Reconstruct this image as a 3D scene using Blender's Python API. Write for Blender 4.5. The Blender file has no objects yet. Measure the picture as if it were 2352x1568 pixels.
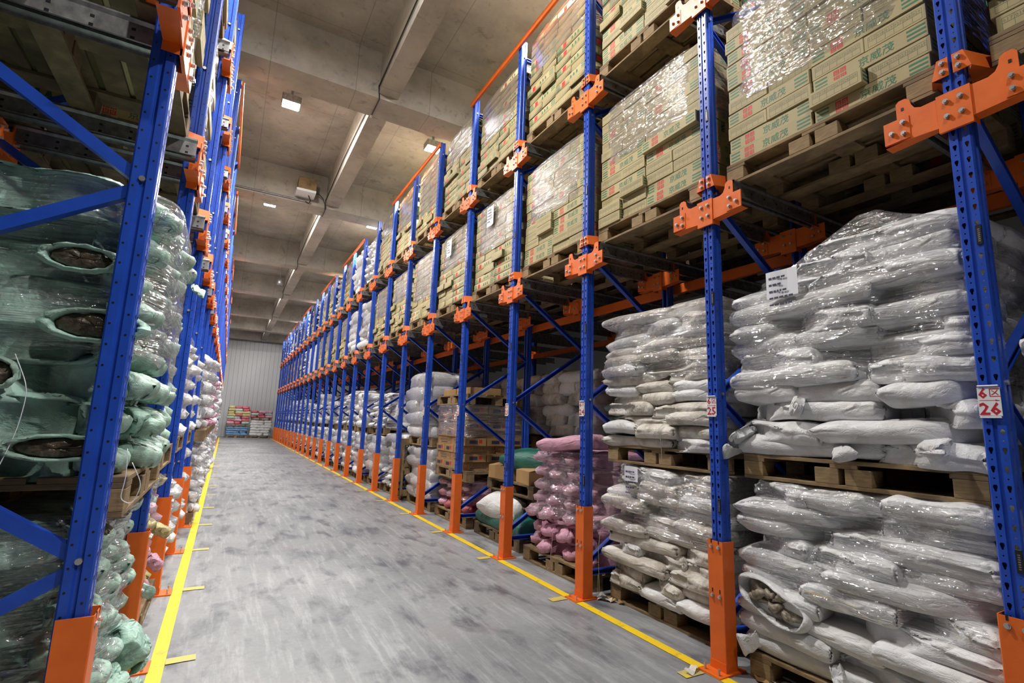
import bpy, math, random
import numpy as np
from mathutils import Vector, Matrix, noise
from mathutils.bvhtree import BVHTree
random.seed(7)
PI = math.pi
scn = bpy.context.scene
COL = scn.collection

# ------------------------------------------------------------------ camera, world, exposure
F_PX = 1150.44
def cam_axes(a, b, c):
    f = Vector((math.sin(a)*math.cos(b), math.cos(a)*math.cos(b), math.sin(b)))
    r = Vector((math.cos(a), -math.sin(a), 0)); u = r.cross(f)
    return r*math.cos(c)+u*math.sin(c), -r*math.sin(c)+u*math.cos(c), f
cr, cu, cf = cam_axes(0.5099, 0.1640, 0.0346)
cd = bpy.data.cameras.new('camera'); cam = bpy.data.objects.new('camera', cd); COL.objects.link(cam)
cd.sensor_width = 36; cd.sensor_fit = 'HORIZONTAL'; cd.lens = F_PX/2352*36; cd.clip_start = 0.05; cd.clip_end = 200
M = Matrix((cr, cu, -cf)).transposed().to_4x4(); M.translation = Vector((0, 0, 1.4363)); cam.matrix_world = M
scn.camera = cam
w = bpy.data.worlds.new('world'); scn.world = w; w.use_nodes = True
w.node_tree.nodes['Background'].inputs[0].default_value = (0.6, 0.65, 0.75, 1)
w.node_tree.nodes['Background'].inputs[1].default_value = 0.0
scn.view_settings.view_transform = 'Standard'; scn.view_settings.look = 'None'
scn.view_settings.gamma = 1; scn.view_settings.use_curve_mapping = False
scn.view_settings.exposure = 0.3
cy = scn.cycles
cy.max_bounces = 6; cy.diffuse_bounces = 3; cy.glossy_bounces = 2; cy.transmission_bounces = 2
cy.use_adaptive_sampling = True; cy.adaptive_threshold = .025; cy.transparent_max_bounces = 8; cy.caustics_reflective = False; cy.caustics_refractive = False
cy.sample_clamp_indirect = 4

XF, XL = 2.787, -0.318            # aisle faces of the two racks
S = 1.4
def YC(n): return 0.8515+(26-n)*S
def YLc(k): return 2.305+(k-1)*S   # k = 1 nearest left upright
LAMPS = [(x, y) for y in (-1.0, 4.2, 9.3, 14.3, 19.2, 24.4, 30.3, 35.2) for x in (0.42, 3.15)]
def lamp(name, kind, loc, power, size=0.1, sy=None, col=(1.0, 0.97, 0.93)):
    l = bpy.data.lights.new(name, kind); l.energy = power; l.color = col
    o = bpy.data.objects.new(name, l); COL.objects.link(o); o.location = loc
    if kind == 'AREA': l.shape = 'RECTANGLE'; l.size = size; l.size_y = sy or size
    else: l.shadow_soft_size = size
    return o
for x, y in LAMPS:
    lamp('floodlight_beam', 'AREA', (x, y, 7.0), (215 if y < 15 else 160 if y < 33 else 50) if y > 0 else (70 if x < 1 else 230), .26, .2)
    lamp('floodlight_glow', 'POINT', (x, y, 6.99), 42 if y < 15 else 30 if y < 33 else 8, .05, col=(1, .9, .76))
lamp('floodlight_beam', 'AREA', (-4.5, 8.3, 7.0), 20, .42, .3)

# ------------------------------------------------------------------ materials
MATS = {}
def srgb(r, g, b):
    f = lambda c: (c/255/12.92) if c <= 10 else ((c/255+.055)/1.055)**2.4
    return (f(r), f(g), f(b), 1)
class NT:
    def __init__(s, name):
        m = bpy.data.materials.new(name); m.use_nodes = True; s.m = m; s.t = m.node_tree; s.n = s.t.nodes
        s.b = s.n['Principled BSDF']; MATS[name] = m
    def add(s, typ, **kw):
        nd = s.n.new(typ)
        for k, v in kw.items():
            if k.startswith('_'): setattr(nd, k[1:], v)
            else: nd.inputs[k.replace('_', ' ')].default_value = v
        return nd
    def ln(s, a, b): s.t.links.new(a, b)
    def coord(s, scale=(1, 1, 1), kind='Object'):
        c = s.add('ShaderNodeTexCoord'); mp = s.add('ShaderNodeMapping'); mp.inputs['Scale'].default_value = scale
        s.ln(c.outputs[kind], mp.inputs[0]); return mp.outputs[0]
    def noise(s, vec, scale, detail=3, rough=.55, dist=0):
        nd = s.add('ShaderNodeTexNoise', Scale=scale, Detail=detail, Roughness=rough, Distortion=dist); s.ln(vec, nd.inputs['Vector']); return nd.outputs[0]
    def ramp(s, fac, stops):
        r = s.add('ShaderNodeValToRGB'); e = r.color_ramp.elements
        while len(e) < len(stops): e.new(.5)
        for i, (p, c) in enumerate(stops): e[i].position = p; e[i].color = c
        s.ln(fac, r.inputs[0]); return r.outputs[0]
    def mix(s, fac, a, b, mode='MIX'):
        nd = s.add('ShaderNodeMix', _data_type='RGBA', _blend_type=mode)
        for i, v in ((0, fac), (6, a), (7, b)):
            if hasattr(v, 'links') or hasattr(v, 'is_linked'): s.ln(v, nd.inputs[i])
            else: nd.inputs[i].default_value = v
        return nd.outputs[2]
    def bump(s, h, strength=.3, dist=.01):
        b = s.add('ShaderNodeBump', Strength=strength, Distance=dist); s.ln(h, b.inputs['Height']); s.ln(b.outputs[0], s.b.inputs['Normal']); return b
    def set(s, **kw):
        for k, v in kw.items():
            k = k.replace('_', ' ')
            if hasattr(v, 'links') or hasattr(v, 'is_linked'): s.ln(v, s.b.inputs[k])
            else: s.b.inputs[k].default_value = v
        return s
def rnd_out(m): return m.add('ShaderNodeObjectInfo').outputs['Random']
def gray(v): return (v, v, v, 1)

def paint(name, col, dark, rough=.32, metal=0):
    m = NT(name); v = m.coord(); n = m.noise(v, 9, 4)
    c = m.mix(m.ramp(n, [(.35, gray(0)), (.75, gray(1))]), col, dark)
    m.set(Base_Color=c, Roughness=rough, Metallic=metal); m.bump(m.noise(v, 160, 2), .08, .002)
    return m.m
paint('blue_paint', srgb(34, 80, 190), srgb(28, 66, 168), .36)
paint('orange_paint', srgb(236, 112, 34), srgb(222, 98, 26), .45)
m = NT('contents_pale'); v = m.coord(); m.set(Base_Color=m.ramp(m.noise(v, 22, 5, .7, 1), [(.32, srgb(74, 64, 52)), (.5, srgb(146, 136, 118)), (.75, srgb(206, 200, 188))]), Roughness=.4)
m = NT('galvanised'); v = m.coord((1, 1, 1)); m.set(Base_Color=m.ramp(m.noise(v, 24, 3), [(.3, gray(.22)), (.7, gray(.42))]), Metallic=.85, Roughness=.42)
m = NT('bolt_steel'); m.set(Base_Color=gray(.62), Metallic=.9, Roughness=.35)
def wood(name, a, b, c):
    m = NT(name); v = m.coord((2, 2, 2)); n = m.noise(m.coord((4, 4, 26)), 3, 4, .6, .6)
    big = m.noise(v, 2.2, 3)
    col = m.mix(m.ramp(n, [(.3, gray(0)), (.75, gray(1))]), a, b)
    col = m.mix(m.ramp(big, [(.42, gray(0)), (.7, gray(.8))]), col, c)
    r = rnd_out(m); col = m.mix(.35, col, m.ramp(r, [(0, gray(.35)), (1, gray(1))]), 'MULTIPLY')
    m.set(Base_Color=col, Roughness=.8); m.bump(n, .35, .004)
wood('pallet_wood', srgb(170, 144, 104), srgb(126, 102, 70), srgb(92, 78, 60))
wood('pallet_wood_weathered_shaded', srgb(132, 112, 82), srgb(96, 80, 58), srgb(66, 56, 44))  # darker copy: weathered pallets, and shade painted into beam-level and second-depth ones
m = NT('carton_tan'); v = m.coord(); n = m.noise(v, 5, 3)
c = m.mix(n, srgb(186, 172, 126), srgb(166, 152, 110)); c = m.mix(.25, c, m.ramp(rnd_out(m), [(0, gray(.55)), (1, gray(1))]), 'MULTIPLY')
m.set(Base_Color=c, Roughness=.62); m.bump(m.noise(v, 60, 2), .1, .002)
m = NT('carton_white'); m.set(Base_Color=srgb(206, 212, 222), Roughness=.5)
m = NT('carton_brown'); v = m.coord(); c = m.mix(m.noise(v, 6, 3), srgb(186, 150, 100), srgb(158, 124, 80))
c = m.mix(.25, c, m.ramp(rnd_out(m), [(0, gray(.6)), (1, gray(1))]), 'MULTIPLY'); m.set(Base_Color=c, Roughness=.7)
m = NT('ink_green'); m.set(Base_Color=srgb(52, 112, 82), Roughness=.6)
m = NT('ink_red'); m.set(Base_Color=srgb(198, 44, 46), Roughness=.6)
m = NT('ink_grey'); m.set(Base_Color=srgb(120, 124, 92), Roughness=.6)
m = NT('ink_navy'); m.set(Base_Color=srgb(60, 58, 84), Roughness=.6)
m = NT('sign_white'); m.set(Base_Color=srgb(232, 234, 238), Roughness=.35)
m = NT('ink_crimson'); m.set(Base_Color=srgb(190, 30, 52), Roughness=.5)
m = NT('plate_black'); m.set(Base_Color=srgb(24, 26, 34), Roughness=.4)
m = NT('paper'); m.set(Base_Color=srgb(226, 228, 236), Roughness=.55)
m = NT('cable_black'); m.set(Base_Color=gray(.02), Roughness=.5)
m = NT('tape_band'); m.set(Base_Color=gray(.7), Roughness=.3)

def sackmat(name, a, b, dirt, dirtamt=.5, rough=.5):
    m = NT(name); v = m.coord(); tc = m.coord((1, 1, 1))
    n = m.noise(v, 3.2, 4, .6); d = m.ramp(m.noise(v, 5.5, 5, .7, .3), [(.46, gray(0)), (.72, gray(dirtamt))])
    c = m.mix(m.ramp(n, [(.35, gray(0)), (.65, gray(1))]), a, b); c = m.mix(d, c, dirt)
    c = m.mix(.3, c, m.ramp(rnd_out(m), [(0, gray(.62)), (1, gray(1))]), 'MULTIPLY')
    m.set(Base_Color=c, Roughness=rough)
    h = m.add('ShaderNodeTexNoise', Scale=5, Detail=6, Roughness=.62, Distortion=1.6); h.noise_type = 'RIDGED_MULTIFRACTAL' if hasattr(h, 'noise_type') else h.noise_type
    m.ln(m.coord((1.2, 2.6, 2.6)), h.inputs['Vector']); h2 = m.add('ShaderNodeTexNoise', Scale=13, Detail=4, Roughness=.6, Distortion=2.2); m.ln(m.coord((1, 2, 2)), h2.inputs['Vector']); ab = m.add('ShaderNodeMath', _operation='SUBTRACT'); ab.inputs[1].default_value = .5; m.ln(h2.outputs[0], ab.inputs[0]); ab2 = m.add('ShaderNodeMath', _operation='ABSOLUTE'); m.ln(ab.outputs[0], ab2.inputs[0]); mm = m.add('ShaderNodeMath', _operation='MULTIPLY_ADD'); mm.inputs[1].default_value = -.7; m.ln(ab2.outputs[0], mm.inputs[0]); m.ln(h.outputs[0], mm.inputs[2]); m.bump(mm.outputs[0], .6, .02)
    m.set(Specular_IOR_Level=.55)
sackmat('sack_white', srgb(240, 241, 243), srgb(228, 229, 231), srgb(186, 178, 162), .5, .45)
sackmat('sack_dirty', srgb(232, 229, 222), srgb(212, 206, 194), srgb(124, 108, 88), .8, .55)
sackmat('sack_green', srgb(184, 220, 206), srgb(146, 190, 172), srgb(110, 108, 98), .8, .42)
sackmat('sack_teal', srgb(44, 122, 104), srgb(34, 98, 86), srgb(24, 60, 54), .6, .4)
sackmat('sack_pink', srgb(230, 180, 200), srgb(212, 150, 178), srgb(160, 128, 134), .7, .45)
sackmat('sack_blue', srgb(120, 160, 204), srgb(98, 136, 182), srgb(70, 90, 120), .5, .45)
sackmat('sack_yellow', srgb(210, 198, 140), srgb(190, 176, 118), srgb(120, 110, 80), .5, .5)
sackmat('sack_red', srgb(212, 108, 122), srgb(190, 90, 104), srgb(130, 70, 80), .5, .5)
m = NT('contents_dark'); v = m.coord(); m.set(Base_Color=m.ramp(m.noise(v, 14, 5, .7, 1), [(.35, srgb(38, 32, 28)), (.6, srgb(92, 80, 66)), (.75, srgb(150, 138, 118))]), Roughness=.35); m.bump(m.noise(v, 20, 4), .8, .02)

m = NT('stretch_film')
t = m.t; out = m.n['Material Output']; m.n.remove(m.b)
def film_nodes(m, out, lo, hi, tint, rough=.09):
    v = m.coord((.9, .9, 13)); st = m.add('ShaderNodeTexNoise', Scale=4, Detail=2.5, Roughness=.5, Distortion=.6); m.ln(v, st.inputs['Vector'])
    v2 = m.coord((3, 3, 5)); n2 = m.add('ShaderNodeTexNoise', Scale=5, Detail=2, Roughness=.6, Distortion=1); m.ln(v2, n2.inputs['Vector'])
    mx = m.add('ShaderNodeMath', _operation='MULTIPLY_ADD'); m.ln(n2.outputs[0], mx.inputs[0]); mx.inputs[1].default_value = .45; m.ln(st.outputs[0], mx.inputs[2])
    b = m.add('ShaderNodeBump', Strength=1, Distance=.035); m.ln(mx.outputs[0], b.inputs['Height'])
    gl = m.add('ShaderNodeBsdfGlossy', Roughness=rough); gl.inputs['Color'].default_value = (.95, .97, 1, 1); m.ln(b.outputs[0], gl.inputs['Normal'])
    df = m.add('ShaderNodeBsdfDiffuse'); df.inputs['Color'].default_value = tint; m.ln(b.outputs[0], df.inputs['Normal'])
    tr = m.add('ShaderNodeBsdfTransparent'); tr.inputs['Color'].default_value = (.985, .985, .985, 1)
    fd = m.ramp(st.outputs[0], [(.35, gray(lo)), (.75, gray(hi))])
    a = m.add('ShaderNodeMixShader'); m.ln(fd, a.inputs[0]); m.ln(tr.outputs[0], a.inputs[1]); m.ln(df.outputs[0], a.inputs[2])
    lw = m.add('ShaderNodeLayerWeight', Blend=.25); m.ln(b.outputs[0], lw.inputs['Normal'])
    mr = m.add('ShaderNodeMath', _operation='MULTIPLY_ADD'); m.ln(lw.outputs['Fresnel'], mr.inputs[0]); mr.inputs[1].default_value = .4; mr.inputs[2].default_value = .07
    c = m.add('ShaderNodeMixShader'); m.ln(mr.outputs[0], c.inputs[0]); m.ln(a.outputs[0], c.inputs[1]); m.ln(gl.outputs[0], c.inputs[2])
    m.ln(c.outputs[0], out.inputs['Surface'])
film_nodes(m, out, .02, .2, (.8, .81, .83, 1))
m = NT('stretch_film_hazy'); out = m.n['Material Output']; m.n.remove(m.b); film_nodes(m, out, .04, .26, (.74, .73, .7, 1), .1)
m = NT('lamp_glass'); out = m.n['Material Output']; m.n.remove(m.b); e = m.add('ShaderNodeEmission', Strength=110); e.inputs[0].default_value = (1, .98, .96, 1); m.ln(e.outputs[0], out.inputs['Surface'])

m = NT('floor_concrete'); v = m.coord((1, 1, 1), 'Object')
n1 = m.noise(v, .55, 5, .6, .4); n2 = m.noise(m.coord((1.6, .7, 1)), 2.6, 6, .65, .3); n3 = m.noise(v, 24, 5, .7)
c = m.mix(m.ramp(n1, [(.35, gray(0)), (.65, gray(1))]), srgb(126, 129, 132), srgb(156, 158, 160))
c = m.mix(m.ramp(n2, [(.51, gray(0)), (.66, gray(.85))]), c, srgb(84, 87, 95))
c = m.mix(m.ramp(m.noise(m.coord((9, .8, 1)), 1.6, 6, .7), [(.5, gray(0)), (.8, gray(.45))]), c, srgb(214, 216, 218))
c = m.mix(m.ramp(m.noise(v, .9, 2), [(.62, gray(0)), (.75, gray(.25))]), c, srgb(140, 116, 112))
c = m.mix(.22, c, m.ramp(n3, [(.3, gray(.3)), (.7, gray(1))]), 'MULTIPLY')
m.set(Base_Color=c, Roughness=m.ramp(n2, [(.3, gray(.55)), (.7, gray(.38))])); m.bump(n3, .12, .003)
m = NT('ceiling_concrete'); v = m.coord()
n1 = m.noise(v, .9, 5, .65); n2 = m.noise(v, 5, 6, .7, .5)
c = m.mix(m.ramp(n1, [(.35, gray(0)), (.68, gray(1))]), srgb(182, 176, 166), srgb(146, 140, 132))
c = m.mix(m.ramp(n2, [(.56, gray(0)), (.74, gray(.6))]), c, srgb(84, 76, 68))
def joints(m, c, sx, sy, axis2, col, w=.006):
    tc = m.add('ShaderNodeTexCoord'); sp = m.add('ShaderNodeSeparateXYZ'); m.ln(tc.outputs['Object'], sp.inputs[0])
    res = None
    for ax, per in ((0, sx), (axis2, sy)):
        a = m.add('ShaderNodeMath', _operation='MULTIPLY'); a.inputs[1].default_value = 1/per; m.ln(sp.outputs[ax], a.inputs[0])
        f = m.add('ShaderNodeMath', _operation='FRACT'); m.ln(a.outputs[0], f.inputs[0])
        l = m.add('ShaderNodeMath', _operation='LESS_THAN'); l.inputs[1].default_value = w*2/per; m.ln(f.outputs[0], l.inputs[0])
        if res is None: res = l.outputs[0]
        else:
            mm = m.add('ShaderNodeMath', _operation='MAXIMUM'); m.ln(res, mm.inputs[0]); m.ln(l.outputs[0], mm.inputs[1]); res = mm.outputs[0]
    k = m.add('ShaderNodeMath', _operation='MULTIPLY'); k.inputs[1].default_value = .35; m.ln(res, k.inputs[0])
    return m.mix(k.outputs[0], c, col)
c = joints(m, c, 1.22, 2.44, 1, srgb(70, 58, 50))
m.set(Base_Color=c, Roughness=.85); m.bump(n2, .3, .01)
m = NT('wall_panel'); tc = m.add('ShaderNodeTexCoord'); sp = m.add('ShaderNodeSeparateXYZ'); m.ln(tc.outputs['Object'], sp.inputs[0])
ad = m.add('ShaderNodeMath', _operation='ADD'); m.ln(sp.outputs[0], ad.inputs[0]); m.ln(sp.outputs[1], ad.inputs[1])
mu = m.add('ShaderNodeMath', _operation='MULTIPLY'); mu.inputs[1].default_value = 1/.27; m.ln(ad.outputs[0], mu.inputs[0])
fr = m.add('ShaderNodeMath', _operation='FRACT'); m.ln(mu.outputs[0], fr.inputs[0])
lt = m.add('ShaderNodeMath', _operation='LESS_THAN'); lt.inputs[1].default_value = .1; m.ln(fr.outputs[0], lt.inputs[0])
m.set(Base_Color=m.mix(lt.outputs[0], srgb(196, 198, 200), srgb(158, 160, 164)), Roughness=.5)
m = NT('shade_toned_panel'); m.set(Base_Color=gray(.05), Roughness=.8)  # near-black colour stands in for deep shade on the side and back walls
m = NT('floor_tape'); v = m.coord(); m.set(Base_Color=m.mix(m.ramp(m.noise(v, 7, 5, .7), [(.56, gray(0)), (.72, gray(.8))]), srgb(240, 204, 30), srgb(150, 134, 70)), Roughness=.5)
m = NT('floor_tape_worn'); v = m.coord(); m.set(Base_Color=m.mix(m.ramp(m.noise(v, 14, 4, .7), [(.4, gray(.1)), (.65, gray(.9))]), srgb(222, 194, 50), srgb(176, 172, 140)), Roughness=.55)
m = NT('rough_twine'); m.set(Base_Color=srgb(196, 190, 120), Roughness=.8)

# ------------------------------------------------------------------ mesh builder
class MB:
    def __init__(s): s.v = []; s.f = []; s.m = []; s.names = []
    def mi(s, name):
        if name not in s.names: s.names.append(name)
        return s.names.index(name)
    def quad(s, pts, mat): 
        k = len(s.v); s.v += [tuple(p) for p in pts]; s.f.append(tuple(range(k, k+len(pts)))); s.m.append(s.mi(mat))
    def box(s, x0, x1, y0, y1, z0, z1, mat, R=None):
        P = [(x, y, z) for x in (x0, x1) for y in (y0, y1) for z in (z0, z1)]
        if R is not None: P = [tuple(R @ Vector(p)) for p in P]
        k = len(s.v); s.v += P; mi = s.mi(mat)
        for q in ((0, 1, 3, 2), (4, 6, 7, 5), (0, 4, 5, 1), (2, 3, 7, 6), (0, 2, 6, 4), (1, 5, 7, 3)):
            s.f.append(tuple(k+i for i in q)); s.m.append(mi)
    def bbox(s, x0, x1, y0, y1, z0, z1, mat, c=.004, R=None):    # box with chamfered vertical+horizontal edges
        k = len(s.v); mi = s.mi(mat); ids = {}
        for sx in (0, 1):
            for sy in (0, 1):
                for sz in (0, 1):
                    X, Y, Z = (x0, x1)[sx], (y0, y1)[sy], (z0, z1)[sz]
                    ix, iy, iz = X+(c, -c)[sx], Y+(c, -c)[sy], Z+(c, -c)[sz]
                    for a, p in enumerate(((X, iy, iz), (ix, Y, iz), (ix, iy, Z))):
                        ids[(sx, sy, sz, a)] = len(s.v); s.v.append(tuple(R @ Vector(p)) if R is not None else p)
        def F(*q): s.f.append(tuple(ids[i] for i in q)); s.m.append(mi)
        for t in (0, 1):
            o = (1 if t else -1)
            def ring(a, fn):
                q = [fn(0, 0), fn(1, 0), fn(1, 1), fn(0, 1)]
                q = [x+(a,) for x in q]; F(*(q if t else q[::-1]))
            ring(0, lambda p, q: (t, p, q)); ring(1, lambda p, q: (q, t, p)); ring(2, lambda p, q: (p, q, t))
        for a in (0, 1):
            for b in (0, 1):
                F((0, a, b, 1), (1, a, b, 1), (1, a, b, 2), (0, a, b, 2))
                F((a, 0, b, 0), (a, 1, b, 0), (a, 1, b, 2), (a, 0, b, 2))
                F((a, b, 0, 0), (a, b, 1, 0), (a, b, 1, 1), (a, b, 0, 1))
                for d in (0, 1): F((a, b, d, 0), (a, b, d, 1), (a, b, d, 2))
    def prism(s, poly, y0, y1, mat):                             # poly in x,z extruded in y
        k = len(s.v); n = len(poly); s.v += [(x, y0, z) for x, z in poly]+[(x, y1, z) for x, z in poly]; mi = s.mi(mat)
        s.f.append(tuple(range(k, k+n))); s.m.append(mi); s.f.append(tuple(range(k+2*n-1, k+n-1, -1))); s.m.append(mi)
        for i in range(n): j = (i+1) % n; s.f.append((k+j, k+i, k+n+i, k+n+j)); s.m.append(mi)
    def tube(s, pts, r, mat, n=6, rz=None):
        pts = [Vector(p) for p in pts]; rings = []; mi = s.mi(mat); up = None
        for i, p in enumerate(pts):
            d = (pts[min(i+1, len(pts)-1)]-pts[max(i-1, 0)]).normalized()
            a = d.cross(Vector((0, 0, 1)) if abs(d.z) < .95 else Vector((1, 0, 0))).normalized(); b = d.cross(a)
            rr = r[i] if isinstance(r, (list, tuple)) else r
            rings.append(len(s.v)); s.v += [tuple(p+a*math.cos(2*PI*j/n)*rr+b*math.sin(2*PI*j/n)*rr) for j in range(n)]
        for i in range(len(pts)-1):
            for j in range(n): q = (j+1) % n; s.f.append((rings[i]+j, rings[i]+q, rings[i+1]+q, rings[i+1]+j)); s.m.append(mi)
        s.f.append(tuple(rings[0]+j for j in range(n))[::-1]); s.m.append(mi); s.f.append(tuple(rings[-1]+j for j in range(n))); s.m.append(mi)
    def grid(s, P, mat, closed_u=False):                         # P[i][j] points
        k = len(s.v); nu, nv = len(P), len(P[0]); mi = s.mi(mat)
        for row in P: s.v += [tuple(p) for p in row]
        for i in range(nu-(0 if closed_u else 1)):
            for j in range(nv-1):
                a = k+i*nv+j; b = k+((i+1) % nu)*nv+j; s.f.append((a, b, b+1, a+1)); s.m.append(mi)
    def text(s, body, size, x, y, z, mat, axis='front', off=0):        # lettering on a face looking to -y ('front') or +y ('back')
        V, Fs = text_geo(body, off)
        k = len(s.v); mi = s.mi(mat)
        for (a, b) in V:
            s.v.append((x+a*size, y, z+b*size) if axis == 'front' else (x-a*size, y, z+b*size))
        for f in Fs: s.f.append(tuple(k+i for i in f)); s.m.append(mi)
    def mesh(s, name='m', smooth=False):
        me = bpy.data.meshes.new(name); me.from_pydata(s.v, [], s.f)
        for n in s.names: me.materials.append(MATS[n])
        me.polygons.foreach_set('material_index', s.m)
        if smooth: me.polygons.foreach_set('use_smooth', [True]*len(s.f))
        me.update(); return me
    def build(s, name, parent=None, smooth=False):
        return link(name, s.mesh(name, smooth), parent)
_tg = {}
def text_geo(body, off=0):                                              # centred, height about 1
    if (body, off) in _tg: return _tg[(body, off)]
    cu_ = bpy.data.curves.new('lettering', 'FONT'); cu_.body = body; cu_.align_x = 'CENTER'; cu_.align_y = 'CENTER'; cu_.resolution_u = 1; cu_.size = 1; cu_.offset = off
    o = bpy.data.objects.new('lettering', cu_); COL.objects.link(o)
    me = bpy.data.meshes.new_from_object(o.evaluated_get(bpy.context.evaluated_depsgraph_get()))
    V = [(v.co.x, v.co.y) for v in me.vertices]; Fs = [tuple(p.vertices) for p in me.polygons]
    bpy.data.objects.remove(o); bpy.data.curves.remove(cu_); bpy.data.meshes.remove(me)
    if V:
        cx = (min(a for a, b in V)+max(a for a, b in V))/2; cyy = (min(b for a, b in V)+max(b for a, b in V))/2
        V = [(a-cx, b-cyy) for a, b in V]
    _tg[(body, off)] = (V, Fs); return _tg[(body, off)]
def link(name, data, parent=None):
    o = bpy.data.objects.new(name, data); COL.objects.link(o)
    if parent is not None: o.parent = parent
    return o
def tag(o, label, cat, group=None, kind=None):
    o['label'] = label; o['category'] = cat
    if group: o['group'] = group
    if kind: o['kind'] = kind
    return o
def thing(name, label, cat, loc=(0, 0, 0), rz=0, group=None, kind=None):
    o = link(name, None); o.location = loc; o.rotation_euler = (0, 0, rz); o.empty_display_size = .1
    return tag(o, label, cat, group, kind)
def copy_tree(o, parent=None):
    c = o.copy(); COL.objects.link(c)
    if parent is not None: c.parent = parent
    for ch in list(o.children):
        copy_tree(ch, c)
    return c
def struct(name, mb, label=None):
    o = mb.build(name); o['kind'] = 'structure'
    if label: o['label'] = label
    return o
ORD = ['zeroth', 'first', 'second', 'third', 'fourth', 'fifth', 'sixth', 'seventh', 'eighth', 'ninth', 'tenth', 'eleventh', 'twelfth', 'thirteenth', 'fourteenth', 'fifteenth', 'sixteenth', 'seventeenth', 'eighteenth', 'nineteenth', 'twentieth', 'twenty-first', 'twenty-second', 'twenty-third', 'twenty-fourth', 'twenty-fifth', 'twenty-sixth', 'twenty-seventh', 'twenty-eighth', 'twenty-ninth', 'thirtieth']
RR, RL = -PI/2, PI/2               # facing the aisle from the right / left rack
def place(o, side, y, d, z, extra=0):
    o.location = (XF+d, y, z) if side == 'R' else (XL-d, y, z)
    o.rotation_euler = (0, 0, (RR if side == 'R' else RL)+extra); return o

# ------------------------------------------------------------------ room shell
b = MB(); b.box(-9, 12, -8, 39.4, -.3, 0, 'floor_concrete'); struct('floor', b)
b = MB(); b.box(-9, 12, -8, 39.4, 7.36, 7.7, 'ceiling_concrete'); struct('ceiling', b)
b = MB(); b.box(-9, 12, 39, 39.4, 0, 7.36, 'wall_panel'); struct('wall_far', b)
b = MB(); b.box(-9, 12, -8.3, -8, 0, 7.36, 'shade_toned_panel'); struct('wall_back', b)
b = MB(); b.box(-9.3, -9, -8, 39.4, 0, 7.36, 'shade_toned_panel'); struct('wall_left', b)
b = MB(); b.box(12, 12.3, -8, 39.4, 0, 7.36, 'shade_toned_panel'); struct('wall_right', b)
BY = [-3.4, 2.1, 7.52, 12.53, 18.1, 23.2, 28.9, 33.8, 38.43]
k = 1
for y in BY:
    b = MB(); b.box(-9, 12, y, y+.56, 6.55, 7.37, 'ceiling_concrete'); struct('trim_%d' % k, b, 'concrete beam crossing the ceiling'); k += 1
for x0, x1 in ((1.59, 1.9), (-4.6, -4.29), (7.8, 8.1)):
    for i in range(len(BY)-1):
        b = MB(); b.box(x0, x1, BY[i]+.555, BY[i+1]+.005, 6.63, 7.37, 'ceiling_concrete'); struct('trim_%d' % k, b, 'concrete beam running along the aisle ceiling'); k += 1
# floor markings
b = MB()
def strip(b, x0, x1, y0, y1, seg, mat):
    n = max(1, int((y1-y0)/seg))
    for i in range(n): a = y0+(y1-y0)*i/n; c = y0+(y1-y0)*(i+1)/n; b.quad([(x0, a, .003), (x1, a, .003), (x1, c, .003), (x0, c, .003)], mat)
strip(b, 2.685, 2.76, -1, 37.6, 2, 'floor_tape'); o = b.build('floor_marking_tape'); tag(o, 'long yellow line taped on the floor along the right racks', 'floor tape')
b = MB(); strip(b, -.222, -.147, -1, 37.6, 2, 'floor_tape'); o = b.build('floor_marking_tape'); tag(o, 'long yellow line taped on the floor along the left racks', 'floor tape')
stub = MB(); stub.quad([(-.075, -.04, .0045), (.075, -.04, .0045), (.075, .04, .0045), (-.075, .04, .0045)], 'floor_tape_worn'); stub = stub.mesh('tape_stub')
for n in range(26, 0, -1):
    o = link('tape_stub', stub); o.location = (2.6, YC(n)+.06, 0); o.rotation_euler.z = random.uniform(-.04, .04)
    tag(o, 'short worn yellow tape tab at the foot of the %s right upright' % (ORD[27-n]), 'floor tape', 'yellow tape tabs along the floor lines')
for k in range(1, 26):
    o = link('tape_stub', stub); o.location = (-.07, YLc(k)+.04, 0); o.rotation_euler.z = random.uniform(-.04, .04)
    tag(o, 'short worn yellow tape tab at the foot of the %s left upright' % (ORD[k]), 'floor tape', 'yellow tape tabs along the floor lines')

# ceiling lamps
def floodlight(x, y, label):
    t = thing('floodlight', label, 'ceiling light', (x, y, 7.36), 0, 'ceiling floodlights')
    b = MB(); b.bbox(-.16, .16, -.13, .13, -.33, -.19, 'galvanised', .01); b.build('housing', t)
    b = MB(); b.box(-.135, .135, -.105, .105, -.345, -.331, 'lamp_glass'); b.build('lamp_glass', t)
    b = MB(); b.box(-.02, .02, -.02, .02, -.2, 0, 'galvanised'); b.box(-.09, .09, -.05, .05, -.012, 0, 'galvanised'); b.build('bracket', t)
nm = {(.42, 9.3): 'lit white floodlight on the ceiling left of the long beam, nearer of the two', (3.15, 9.3): 'glaring floodlight above the right racks, nearer of the two',
      (.42, 14.3): 'lit white floodlight on the ceiling left of the long beam, beyond the electrical box', (3.15, 14.3): 'lit floodlight above the right racks, farther one'}
for i, (x, y) in enumerate(LAMPS):
    lab = nm.get((x, y), 'lit ceiling floodlight, %s pair along the aisle, %s side' % (ORD[i//2+1], 'left' if i % 2 == 0 else 'right'))
    floodlight(x, y, lab)
floodlight(-4.5, 8.3, 'lit lamp glimpsed through the left rack in the dark upper corner')
t = thing('electrical_box', 'plywood box with a white underside hung on the concrete beam', 'box', (1.1, 12.53, 6.84))
b = MB(); b.bbox(-.2, .2, -.4, -.001, -.1, .2, 'pallet_wood', .005); b.build('housing', t)
b = MB(); b.bbox(-.23, .2, -.44, -.01, -.16, -.102, 'sign_white', .006); b.build('cover', t)
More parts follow.
